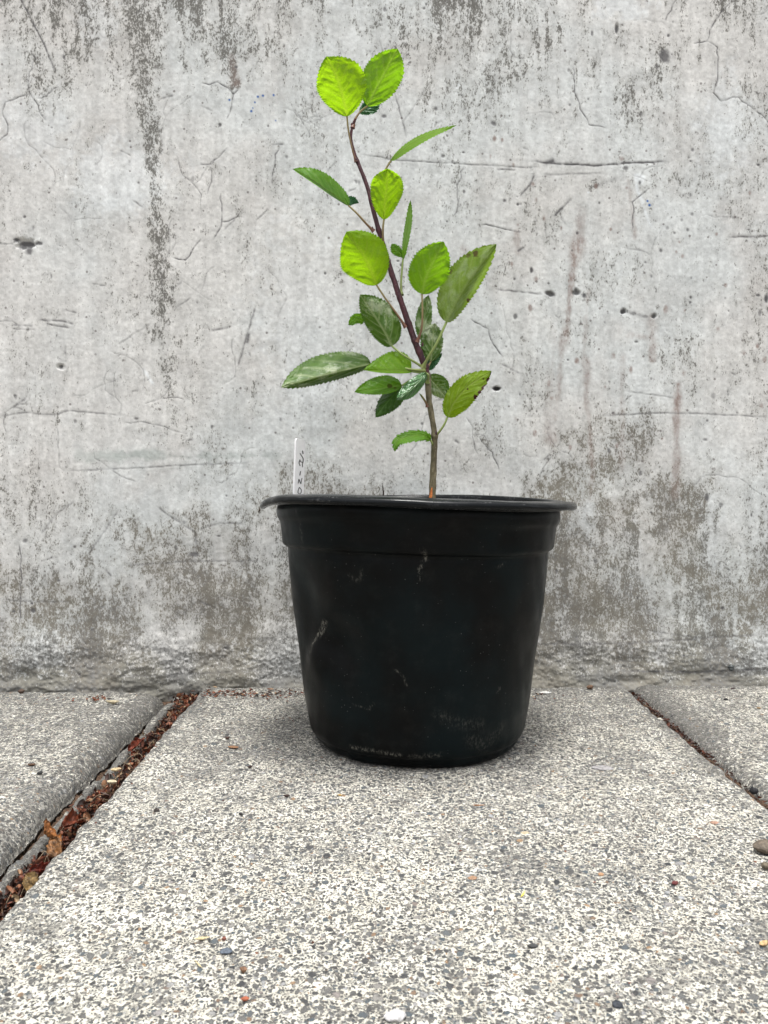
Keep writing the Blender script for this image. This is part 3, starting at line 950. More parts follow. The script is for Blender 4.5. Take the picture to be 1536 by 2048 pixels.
# ------------------------------------------------------------------ sapling
def bark_material(name, a, b, speck):
    m = M(name)
    n = m.noise(260, 5, 0.65, vec=m.scale(None, (1, 1, 0.45)))
    c = m.mix(m.ramp(n, 0.35, 0.65), a, b)
    d, col = m.voro(700)
    r, _, _ = m.sep(col)
    c = m.mix(m.math('MULTIPLY', m.ramp(d, 0.15, 0.28, 1, 0), m.ramp(r, 0.72, 0.8)), c, speck)
    m.bump(n, 0.0006, 0.8)
    return m.set(c, 0.55, 0.35)


MAT_BARK = bark_material('grey_brown_bark', (0.07, 0.058, 0.030), (0.165, 0.14, 0.082), (0.30, 0.27, 0.21))
MAT_SHOOT = bark_material('red_brown_shoot', (0.030, 0.009, 0.014), (0.085, 0.026, 0.034), (0.22, 0.15, 0.14))


def petiole_material(name, a, b):
    m = M(name)
    c = m.mix(m.attr('along'), a, b)
    return m.set(c, 0.5, 0.35)


MAT_PET = petiole_material('petiole', (0.14, 0.055, 0.040), (0.27, 0.23, 0.10))
MAT_PETG = petiole_material('green_petiole', (0.17, 0.20, 0.06), (0.26, 0.34, 0.11))


def leaf_material(name, dif, dif2, tra, vein, fuzz=0.0, rough=0.42, tw=0.5, burn=(0.05, 0.012, 0.006), spec=0.4):
    m = M(name)
    n1 = m.noise(95, 5, 0.6)
    f = m.ramp(n1, 0.32, 0.66)
    c = m.mix(f, dif, dif2)
    cell = m.noise(1100, 3, 0.6)
    if fuzz:
        fz = m.ramp(m.math('ADD', m.noise(48, 6, 0.65, off=(4, 2, 1)), m.math('MULTIPLY', cell, 0.25)), 0.60, 0.76, 0, fuzz)
        c = m.mix(fz, c, (0.40, 0.45, 0.31))
    v = m.attr('vein')
    c = m.mix(m.math('MULTIPLY', v, 0.65), c, vein)
    bm = m.attr('burn')
    c = m.mix(bm, c, burn)
    t = m.mix(f, tra, tuple(x * 0.80 for x in tra))
    t = m.mix(m.math('MULTIPLY', v, 0.8), t, tuple(x * 0.8 + y * 0.45 for x, y in zip(vein, tra)))
    t = m.mix(m.ramp(m.noise(900, 2, 0.5, off=(5, 5, 5)), 0.42, 0.58, 0.0, 0.34), t, tuple(x * 0.45 for x in tra))
    t = m.mix(bm, t, (0.05, 0.01, 0.0))
    nrm = m.bump(m.math('ADD', m.math('MULTIPLY', v, 0.8), m.math('ADD', m.math('MULTIPLY', cell, 0.5), n1)), 0.0006, 0.7)
    m.set(c, rough, spec)
    tr = m.n.new('ShaderNodeBsdfTranslucent')
    m.put(tr.inputs['Color'], t)
    m.l.new(nrm, tr.inputs['Normal'])
    mx = m.n.new('ShaderNodeMixShader')
    mx.inputs[0].default_value = tw
    m.l.new(m.b.outputs[0], mx.inputs[1])
    m.l.new(tr.outputs[0], mx.inputs[2])
    m.l.new(mx.outputs[0], m.out.inputs['Surface'])
    return m.m


LM = {
    'bright': leaf_material('bright_leaf', (0.150, 0.275, 0.010), (0.200, 0.350, 0.013), (0.33, 0.585, 0.007), (0.24, 0.30, 0.03), tw=0.66),
    'fresh': leaf_material('fresh_leaf', (0.109, 0.232, 0.012), (0.152, 0.304, 0.014), (0.235, 0.475, 0.009), (0.24, 0.33, 0.06), tw=0.60),
    'mid': leaf_material('mid_leaf', (0.075, 0.20, 0.016), (0.11, 0.26, 0.018), (0.22, 0.47, 0.014), (0.26, 0.38, 0.09), tw=0.54),
    'dark': leaf_material('dark_leaf', (0.023, 0.068, 0.010), (0.039, 0.104, 0.013), (0.078, 0.195, 0.016), (0.11, 0.20, 0.05), tw=0.42),
    'pale': leaf_material('pale_underside', (0.040, 0.098, 0.010), (0.075, 0.150, 0.018), (0.11, 0.24, 0.012), (0.38, 0.44, 0.22), fuzz=1.0, rough=0.5, tw=0.35),
    'olive': leaf_material('olive_leaf', (0.112, 0.188, 0.021), (0.165, 0.247, 0.033), (0.240, 0.390, 0.018), (0.28, 0.35, 0.12), fuzz=0.45, tw=0.5),
    'yellow': leaf_material('yellowing_leaf', (0.13, 0.225, 0.010), (0.17, 0.28, 0.012), (0.32, 0.50, 0.010), (0.32, 0.40, 0.10), tw=0.55),
    'teal': leaf_material('bluish_leaf', (0.035, 0.11, 0.045), (0.05, 0.15, 0.06), (0.04, 0.16, 0.05), (0.10, 0.22, 0.10), tw=0.35),
    'glossy': leaf_material('glossy_leaf', (0.046, 0.143, 0.046), (0.078, 0.195, 0.065), (0.104, 0.286, 0.052), (0.26, 0.40, 0.18), rough=0.20, tw=0.30, spec=1.0),
}

SD = 0.75                                     # the stem stands in the middle of the pot
stem_px = [(865, 1075, 0), (865, 988, 0), (867, 930, 0), (869, 872, -.001), (864, 835, -.001), (858, 800, 0), (856, 765, 0), (852, 742, 0), (843, 716, -.002), (826, 672, -.003), (806, 615, -.004), (786, 555, -.004),
           (766, 490, -.003), (749, 430, -.002), (736, 378, -.001), (722, 340, 0), (709, 307, .001), (702, 278, .001), (705, 252, .001), (711, 238, 0)]
sp = np.array([at(x, y, SD + d) for x, y, d in stem_px])
curve = catmull(sp, 240)
PXM = SD / F_PX
base_pt = curve[np.argmin(np.abs(curve[:, 2] - 0.197))]
tree = empty('apple_sapling', (float(base_pt[0]), float(base_pt[1]), 0.196))
tag(tree, 'young leafy apple sapling with serrated lime green leaves growing in the black pot', 'sapling')


def child(name, V, F, mat, parent, attrs=None):
    """mesh given in world coordinates, parented to an unrotated empty or mesh at origin offset"""
    off = np.array(tree.location)
    return mesh_np(name, np.array(V) - off, F, mat, parent=parent, attrs=attrs)


cut = int(np.argmin(np.abs(curve[:, 2] - at(0, 748, SD)[2])))
zt = curve[:, 2]
kx = [at(0, y, SD)[2] for y in (1075, 988, 900, 800, 748, 700, 600, 500, 400, 320, 280, 238)]
kr = np.array([7.5, 7.2, 6.0, 5.6, 6.6, 6.2, 5.6, 4.9, 4.2, 3.6, 3.0, 2.2]) * PXM
rad = np.interp(zt, kx, kr)
for yn, a in ((872, 1.9), (752, 1.8), (735, 1.6), (706, 1.0), (682, 1.4), (648, 1.5), (600, .9), (552, .7), (492, .9), (462, 1.1), (400, .7), (322, .9)):
    z_ = at(0, yn, SD)[2]
    rad = rad + a * PXM * np.exp(-((zt - z_) / (4 * PXM)) ** 2)
V, Fq = tube(curve[:cut + 2], rad[:cut + 2], 18, 0.25, 3)
child('trunk', V, Fq, MAT_BARK, tree)
V, Fq = tube(curve[cut - 1:], rad[cut - 1:], 16, 0.22, 5)
child('shoot', V, Fq, MAT_SHOOT, tree)
# little buds on the shoot
for (bx, by, s) in ((872, 868, 3.2), (845, 690, 2.6), (812, 652, 2.6), (745, 458, 2.2), (712, 320, 2.0), (792, 588, 2.0)):
    p = at(bx, by, SD - 0.003)
    u_, v_ = np.meshgrid(np.linspace(0, math.pi, 9), np.linspace(0, 2 * math.pi, 12, endpoint=False), indexing='ij')
    r = s * PXM
    B = np.stack([p[0] + r * .8 * np.sin(u_) * np.cos(v_), p[1] + r * .8 * np.sin(u_) * np.sin(v_), p[2] + r * 1.7 * np.cos(u_) + r * .6 * np.cos(u_) ** 2], -1)
    child('bud', B.reshape(-1, 3), [tuple(f) for f in grid_faces(9, 12, True)], MAT_SHOOT, tree)


def leaf(mid, hl, hr, mat, pet=None, petmat=None, a=0.62, b=0.72, dl=0.0, dr=0.0, wave=0.0045, teeth=26, tooth=1.6, nveins=7, burn=None, label=None, pr=(2.4, 1.8), seed=0, curl=0.0):
    """mid: midrib survey points (px, py, depth offset) from base to tip; hl/hr half-widths to the left/right of it"""
    nu, nv = 230, 49
    teeth, tooth = teeth * 0.85, tooth * 1.55
    m3 = catmull([(x, y, d) for x, y, d in mid], nu)
    d2 = np.gradient(m3[:, :2], axis=0)
    L = np.hypot(*d2.T)
    seg = L.sum()
    t = d2 / (L[:, None] + 1e-9)
    nrm = np.stack([t[:, 1], -t[:, 0]], 1)          # image-left of travel (y down)
    u = np.linspace(0, 1, nu)
    ce = 3.1 if b < .55 else (2.4 if b < .7 else 1.8)
    w = u ** a * (1 - u ** ce) ** 0.95
    w /= w.max()
    v = np.linspace(-1, 1, nv)
    Uu, Vv = np.meshgrid(u, v, indexing='ij')
    side = np.where(Vv < 0, hl, hr)
    dep = np.where(Vv < 0, dl, dr)
    edge = np.abs(Vv)
    rgl = np.random.RandomState(seed + 5)
    irr = 1 + 0.06 * (fbm(Uu * 6 + seed, np.sign(Vv) * 3.0 + 7, 3, seed) - 0.5) * edge
    hw = w[:, None] * side * irr * edge
    # forward pointing teeth along the margin
    ph = Uu * teeth + np.sign(Vv) * 0.23 + 0.35 * np.sin(Uu * 19 + seed)
    saw = (ph - np.floor(ph)) ** 1.0
    toothw = tooth * saw * np.clip(edge - 0.86, 0, 1) / 0.14 * np.clip(w[:, None] * 2.5, 0, 1) * (side > 5)
    hw = hw + toothw
    sgn = -np.sign(Vv)
    # side veins rake forward: the blade point slides forward toward the tip near the margin
    PX = m3[:, 0][:, None] + nrm[:, 0][:, None] * hw * sgn
    PY = m3[:, 1][:, None] + nrm[:, 1][:, None] * hw * sgn
    k = Uu * (nveins - 1.6) - edge ** 1.25 * 2.3 * w[:, None] + np.sign(Vv) * 0.22
    fr = np.abs(k - np.round(k))
    vw = 0.10
    vein = np.exp(-(fr / vw) ** 2) * (edge < 0.93) * np.clip((1 - edge) * 1.6, 0.0, 1) * (Uu > 0.02) * (Uu < 0.97) * 0.6
    mw = 0.05 + 0.03 * (1 - Uu)
    vein = np.maximum(vein, np.exp(-(edge * np.maximum(w[:, None], .15) / mw) ** 2) * (1.0 - 0.3 * Uu))
    D = SD + m3[:, 2][:, None] + 1.6 * dep * (edge * w[:, None]) ** 1.25
    D = D + wave * (fbm(Uu * 5 + seed * 3.1, Vv * 1.7 + 4, 3, seed + 2) - 0.5) * 2 * edge
    D = D + vein * 0.00035 + curl * edge ** 2 * np.sin(Uu * 9 + seed)
    bulge = (0.5 - fr) * 0.0025 * np.clip(edge * 3, 0, 1) * (1 - edge ** 3)
    D = D - bulge
    dx, dz = (PX - 768) / F_PX, -(PY - 1024) / F_PX
    vy, vz = ca + dz * sa, -sa + dz * ca
    kk = D / vy
    V = np.stack([dx * kk, D, CAM_H + vz * kk], -1).reshape(-1, 3)
    bn = np.zeros_like(Uu)
    for (bx, by, br, bk) in (burn or []):
        dd = np.hypot(PX - bx, PY - by) / br + (fbm(PX / 5, PY / 5, 3, 3) - .5) * 1.3
        bn = np.maximum(bn, bk * (1 - sstep(0.7, 1.0, dd)))
    lf = child('leaf', V, grid_faces(nu, nv), LM[mat], tree, {'vein': vein.ravel(), 'burn': bn.ravel()})
    if label: lf['label'] = label
    if pet is not None:
        pts = [np.array(p, float) for p in pet]
        P = np.array([at(p[0], p[1], SD + p[2]) for p in pts])
        cp = catmull(P, 30)
        rr = np.linspace(pr[0], pr[1], 30) * PXM
        rr[:6] *= np.array([2.1, 1.9, 1.6, 1.35, 1.2, 1.1])
        V, Fq = tube(cp, rr, 8)
        al = np.concatenate([np.repeat(np.linspace(0, 1, 30), 8), [0, 1]])
        mesh_np('petiole', V - np.array(tree.location), Fq, petmat or MAT_PET, parent=lf, attrs={'along': al})
    return lf


# top pair and the small one behind them
leaf([(758, 0, 0)] and [(735, 212, .004), (752, 178, -.004), (775, 135, -.016), (795, 97, -.024)], 38, 36, 'fresh', [(705, 256, .001), (712, 236, .002), (722, 222, .003), (735, 212, .004)], b=.62, dl=.004, dr=.004, seed=2, teeth=24, tooth=2.2)
leaf([(694, 233, -.004), (686, 195, -.018), (674, 155, -.030), (652, 113, -.040)], 45, 52, 'bright', [(712, 324, -.001), (705, 300, -.002), (697, 262, -.003), (694, 233, -.004)], b=.46, dl=.006, dr=.006, seed=1, teeth=30, tooth=2.4, nveins=8, pr=(1.7, 1.7))
leaf([(718, 226, .010), (738, 212, .012), (758, 197, .014)], 12, 17, 'teal', [(706, 250, .002), (710, 238, .006), (718, 226, .010)], seed=3, teeth=14, b=.45)
# thin edge-on leaf, upper right
leaf([(782, 321, 0), (815, 293, -.008), (858, 269, -.016), (914, 250, -.024)], 6, 9, 'fresh', [(752, 420, -.001), (760, 375, 0), (770, 342, 0), (782, 321, 0)], dl=.012, dr=-.012, seed=4, teeth=26, tooth=1.2, a=.5)
leaf([(768, 439, -.006), (770, 400, -.016), (774, 365, -.024), (775, 337, -.030)], 31, 33, 'bright', [(768, 492, -.003), (766, 475, -.005), (766, 455, -.006), (768, 439, -.006)], a=.60, b=.52, dl=.006, dr=.005, seed=5, teeth=26, tooth=1.8)
leaf([(697, 411, -.006), (665, 388, -.014), (628, 362, -.020), (585, 338, -.026)], 5, 25, 'mid', [(748, 463, -.002), (733, 448, -.004), (715, 428, -.006), (697, 411, -.006)], b=.50, a=.42, dl=.010, dr=.010, seed=6, teeth=24, tooth=1.5)
leaf([(696, 411, -.003), (706, 406, .002), (718, 406, .004)], 13, 3, 'teal', seed=7, teeth=8, a=.35)
leaf([(806, 518, .004), (812, 478, -.002), (818, 440, -.006), (821, 400, -.010)], 6, 6, 'mid', [(803, 590, -.003), (802, 570, 0), (804, 540, .003), (806, 518, .004)], dl=.010, dr=-.010, seed=8, teeth=20, tooth=1.3, a=.4, b=.45, petmat=MAT_PETG)
leaf([(806, 514, .006), (796, 500, .010), (783, 488, .012)], 12, 6, 'mid', seed=9, teeth=10, b=.4)
leaf([(753, 570, -.006), (740, 535, -.018), (722, 502, -.030), (693, 463, -.040)], 49, 46, 'bright', [(812, 655, -.004), (795, 630, -.006), (773, 600, -.007), (753, 570, -.006)], a=.55, b=.45, dl=.006, dr=.006, seed=10, teeth=32, tooth=2.4, nveins=8)
leaf([(844, 588, -.008), (852, 555, -.016), (868, 520, -.026), (887, 483, -.034)], 38, 38, 'fresh', [(834, 684, -.005), (843, 658, -.008), (845, 625, -.009), (844, 588, -.008)], a=.52, b=.60, dl=.006, dr=.006, seed=11, teeth=26, tooth=2.6, nveins=7, pr=(2.4, 1.7))
# large folded leaf on the right with a scorched margin
leaf([(893, 644, -.010), (915, 600, -.014), (948, 548, -.020), (993, 488, -.026)], 45, 22, 'olive', [(845, 736, -.004), (858, 712, -.008), (874, 685, -.010), (893, 644, -.010)], a=.45, b=.42, dl=.016, dr=.014, seed=12, teeth=26, tooth=2.2,
     burn=[(901, 545, 6, .6), (951, 508, 7, .8), (936, 510, 5, .6), (937, 600, 4, .9)], label='folded olive green leaf with a scorched upper edge', petmat=MAT_PETG, pr=(2.8, 2.4))
leaf([(727, 645, .004), (715, 640, .002), (697, 650, 0)], 6, 13, 'mid', seed=13, teeth=10, b=.35, a=.3)
leaf([(784, 692, -.006), (768, 662, -.014), (745, 626, -.020), (720, 589, -.026)], 24, 38, 'pale', [(850, 737, -.003), (826, 722, -.006), (803, 708, -.008), (784, 692, -.006)], a=.40, b=.42, dl=.006, dr=.007, seed=14, teeth=30, tooth=2.2, petmat=MAT_PETG,
     label='grey green leaf showing its downy underside', pr=(2.4, 2.0))
# pale leaves behind the shoot
leaf([(849, 682, .010), (848, 650, .012), (852, 615, .014), (857, 590, .016)], 17, 14, 'pale', [(850, 737, .003), (852, 710, .006), (849, 682, .010)], seed=15, teeth=16, tooth=1.2, a=.4)
leaf([(862, 722, .004), (864, 700, .005), (866, 672, .007), (870, 646, .009)], 23, 20, 'pale', [(851, 742, 0), (857, 732, .002), (862, 722, .004)], seed=16, teeth=16, tooth=1.6, b=.4, a=.45)
leaf([(852, 740, .004), (862, 728, .006), (884, 706, .008)], 8, 9, 'teal', seed=17, teeth=12)
# big leaf out to the left
leaf([(742, 728, -.010), (690, 740, -.018), (625, 757, -.026), (562, 775, -.034)], 14, 40, 'pale', [(850, 742, -.004), (815, 738, -.008), (775, 729, -.010), (742, 728, -.010)], a=.42, b=.50, dl=.012, dr=.014, seed=18, teeth=32, tooth=2.2, nveins=6, petmat=MAT_PETG,
     label='long drooping leaf with a silvery underside reaching left', wave=.008, pr=(2.6, 2.4))
leaf([(823, 743, -.006), (795, 742, -.016), (762, 742, -.024), (727, 740, -.030)], 5, 38, 'fresh', [(851, 746, -.003), (838, 745, -.005), (823, 743, -.006)], a=.30, b=.80, dl=-.004, dr=.008, seed=19, teeth=22, tooth=2.0, petmat=MAT_PETG)
leaf([(803, 771, -.002), (775, 776, -.008), (742, 780, -.014), (709, 784, -.020)], 10, 25, 'mid', [(853, 748, 0), (835, 756, -.001), (820, 765, -.002), (803, 771, -.002)], a=.45, b=.7, dl=-.006, dr=.006, seed=20, teeth=24, tooth=1.6,
     burn=[(780, 772, 5, .7), (790, 776, 3, .5)], petmat=MAT_PETG)
leaf([(802, 772, .002), (787, 790, -.004), (768, 812, -.010), (751, 835, -.016)], 22, 17, 'dark', [(853, 752, 0), (826, 758, .001), (802, 772, .002)], a=.42, b=.75, dl=.006, dr=.008, seed=21, teeth=18, tooth=1.6, petmat=MAT_PETG)
leaf([(852, 746, -.010), (836, 765, -.018), (815, 785, -.024), (793, 799, -.030)], 13, 15, 'glossy', [(855, 765, -.003), (857, 752, -.008), (852, 746, -.010)], a=.5, b=.45, dl=.008, dr=.002, seed=22, teeth=24, tooth=1.3, label='small glossy leaf with a white sheen', petmat=MAT_PETG)
leaf([(853, 806, -.002), (846, 796, -.006), (838, 786, -.010)], 2, 2, 'mid', [(855, 812, -.001), (850, 802, -.004), (842, 790, -.008)], seed=23, teeth=4, petmat=MAT_PET)
leaf([(856, 752, .006), (868, 766, .010), (880, 780, .013), (893, 797, .016)], 23, 17, 'pale', [(855, 746, 0), (856, 752, .006)], a=.42, b=.42, seed=24, teeth=18, tooth=1.4)
leaf([(895, 834, -.004), (908, 805, -.010), (937, 772, -.018), (983, 742, -.026)], 23, 29, 'yellow', [(870, 874, -.001), (879, 863, -.003), (888, 850, -.004), (895, 834, -.004)], a=.45, b=.5, dl=.006, dr=-.004, seed=25, teeth=24, tooth=1.8,
     burn=[(962, 787, 10, 1), (971, 776, 9, 1), (980, 762, 8, 1), (953, 795, 7, 1), (983, 746, 4, .9), (935, 778, 2.2, 1), (967, 758, 2.0, .9)], label='yellow green leaf with a brown burnt edge', petmat=MAT_PETG, pr=(2.4, 2.0))
leaf([(861, 880, -.004), (848, 871, -.012), (820, 872, -.020), (795, 882, -.026), (789, 903, -.030)], 11, 9, 'mid', [(867, 892, -.001), (864, 886, -.003), (861, 880, -.004)], a=.4, b=.5, dl=-.008, dr=.004, seed=26, teeth=14, tooth=2.2, petmat=MAT_PETG,
     label='lowest leaf, small and curling downward')


# ------------------------------------------------------------------ plant tag
def flat_mat(name, c, rough=0.5, spec=0.4, vary=0.12, scale=300):
    m = M(name)
    n = m.noise(scale, 5, 0.65)
    col = m.mix(m.ramp(n, 0.3, 0.7), tuple(x * (1 - vary * 1.5) for x in c), tuple(min(1, x * (1 + vary)) for x in c))
    m.bump(n, 0.0004, 0.4)
    return m.set(col, rough, spec)


MAT_TAG = flat_mat('white_plastic', (0.93, 0.93, 0.94), 0.4, 0.4, 0.03, 60)
MAT_INK = flat_mat('marker_ink', (0.02, 0.02, 0.025), 0.6)
yaw = math.radians(60)
wdir = np.array([math.cos(yaw), math.sin(yaw), 0])
ndir = np.array([math.sin(yaw), -math.cos(yaw), 0])     # towards the camera and to the right
top_z = at(0, 877, 0.75)[2]
bot_z = 0.168
near0 = at(588.5, 988, 0.742)
lean = (at(592.5, 877, 0.742) - near0) / (top_z - near0[2])
W, TK = 0.0150, 0.0017
tag_ob = empty('plant_label', (float(near0[0] + wdir[0] * W / 2), float(near0[1] + wdir[1] * W / 2), 0.196))
tag(tag_ob, 'narrow white plastic plant label with handwriting stuck upright in the pot beside the left rim', 'plant label')
toff = np.array(tag_ob.location)


def tagpt(s, z, d=0.0):
    return near0 + np.array([lean[0], lean[1], 0]) * (z - near0[2]) + np.array([0, 0, z - near0[2]]) + wdir * (s * W) + ndir * d


r_ = 0.0028
outline = [(0, bot_z + .006), (.5, bot_z - .006), (1, bot_z + .006)]
for k in range(7):
    a = math.pi / 2 * k / 6
    outline.append((1 - (r_ - r_ * math.cos(a)) / W, top_z - .0012 - r_ + r_ * math.sin(a)))
for k in range(7):
    a = math.pi / 2 * k / 6
    outline.append(((r_ - r_ * math.sin(a)) / W, top_z - r_ + r_ * math.cos(a)))
n = len(outline)
V = [tagpt(s, z, 0) - toff for s, z in outline] + [tagpt(s, z, -TK) - toff for s, z in outline]
Fc = [tuple(range(n)), tuple(range(2 * n - 1, n - 1, -1))] + [(k, n + k, n + (k + 1) % n, (k + 1) % n) for k in range(n)]
mesh_np('label_strip', V, Fc, MAT_TAG, smooth=False, parent=tag_ob)


def zoompt(zx, zy):
    s = (zx - (482 - 40 * (zy - 300) / 1550)) / 165.0
    py = 860 + zy / 14.6
    return s, at(0, py, 0.75)[2]


V, Fc = [], []
for pts, wd in [([(588, 600), (594, 650), (598, 700)], 15), ([(545, 680), (565, 740), (590, 800), (600, 850), (598, 910)], 15), ([(598, 910), (592, 960), (585, 1010), (588, 1085)], 12),
                ([(545, 865), (530, 930), (530, 985), (545, 1050)], 15), ([(540, 880), (560, 930), (590, 950)], 14), ([(555, 1200), (545, 1260), (540, 1330)], 13),
                ([(525, 1430), (515, 1490), (510, 1560)], 12), ([(522, 1440), (540, 1510), (556, 1575)], 14), ([(556, 1575), (566, 1490), (576, 1400)], 11),
                ([(530, 1670), (515, 1730), (505, 1800), (512, 1850), (545, 1856), (562, 1800), (560, 1740), (530, 1670)], 12)]:
    q = catmull(pts, 5 * len(pts))
    t = np.gradient(q, axis=0)
    t /= np.linalg.norm(t, axis=1)[:, None]
    nn = np.stack([-t[:, 1], t[:, 0]], 1)
    b0 = len(V)
    for k in range(len(q)):
        for sg in (-1, 1):
            zz = q[k] + nn[k] * sg * wd * 0.58
            s, z = zoompt(*zz)
            V.append(tagpt(s, z, 0.00012) - toff)
    for k in range(len(q) - 1):
        Fc.append((b0 + 2 * k, b0 + 2 * k + 1, b0 + 2 * k + 3, b0 + 2 * k + 2))
mesh_np('handwriting', V, Fc, MAT_INK, smooth=False, parent=tag_ob)

# ------------------------------------------------------------------ twig in the pot, orange scrap at the stem foot
MAT_TWIG = flat_mat('dark_twig', (0.03, 0.022, 0.018), 0.7)
P = catmull([at(765, 1050, 0.70), at(767, 992, 0.70), at(766, 978, 0.70), at(764, 966, 0.70)], 24)
V, Fq = tube(P, np.linspace(2.4, 0.35, 24) * PXM, 8, 0.3, 2)
tag(mesh_np('twig', V, Fq, MAT_TWIG), 'short dark pointed twig standing up in the pot soil left of the stem', 'twig')


def chip(name, center, L, Wd, T, rot, col, label, cat, curl=0.3, shape_='seed', seed=0, tilt=(0, 0), rough=0.7, mat=None, group=None, z_is_base=True):
    """a small fleck: a curled pod/flake with thickness, bumpy outline, lying on what carries it"""
    nu, nv = 22, 14
    u, v = np.meshgrid(np.linspace(0, 1, nu), np.linspace(0, 2 * math.pi, nv, endpoint=False), indexing='ij')
    e = 0.55 if shape_ == 'stone' else (0.8 if shape_ == 'flake' else 1.0)
    w = np.clip(np.sin(math.pi * np.clip(u, 0.0, 1)), 0, 1) ** e
    if shape_ == 'seed':
        w = w * (1.15 - 0.55 * u)
    nz = 1 + 0.85 * (fbm(u * 5 + seed * 1.7, np.cos(v) * 1.4 + np.sin(v) * .8 + 4, 4, seed) - 0.5)
    x = (u - 0.5) * L
    y = np.cos(v) * w * Wd / 2 * nz
    z = np.sin(v) * w * T / 2 * nz + curl * L * ((u - 0.5) ** 2) * 1.6 + curl * 0.6 * Wd * (np.cos(v) * w) ** 2
    c, s = math.cos(tilt[0]), math.sin(tilt[0])
    x, z = x * c - z * s, x * s + z * c
    c, s = math.cos(tilt[1]), math.sin(tilt[1])
    y, z = y * c - z * s, y * s + z * c
    z = z - z.min()
    c, s = math.cos(rot), math.sin(rot)
    P = np.stack([x * c - y * s, x * s + y * c, z], -1).reshape(-1, 3)
    o = mesh_np(name, P, [tuple(f) for f in grid_faces(nu, nv, True)], mat or flat_mat(name + '_surface', col, rough, 0.3, 0.3, 500))
    o.location = tuple(float(q) for q in center)
    if label: tag(o, label, cat, group)
    return o


sb = at(861, 994, 0.737)
chip('bark_scrap', (sb[0], sb[1], sb[2] - 0.010), 0.020, 0.006, 0.002, 0.3, (0.42, 0.13, 0.03), 'tiny orange brown scrap leaning against the foot of the stem', 'bark scrap', 0.1, 'flake', 3, (1.35, 0))

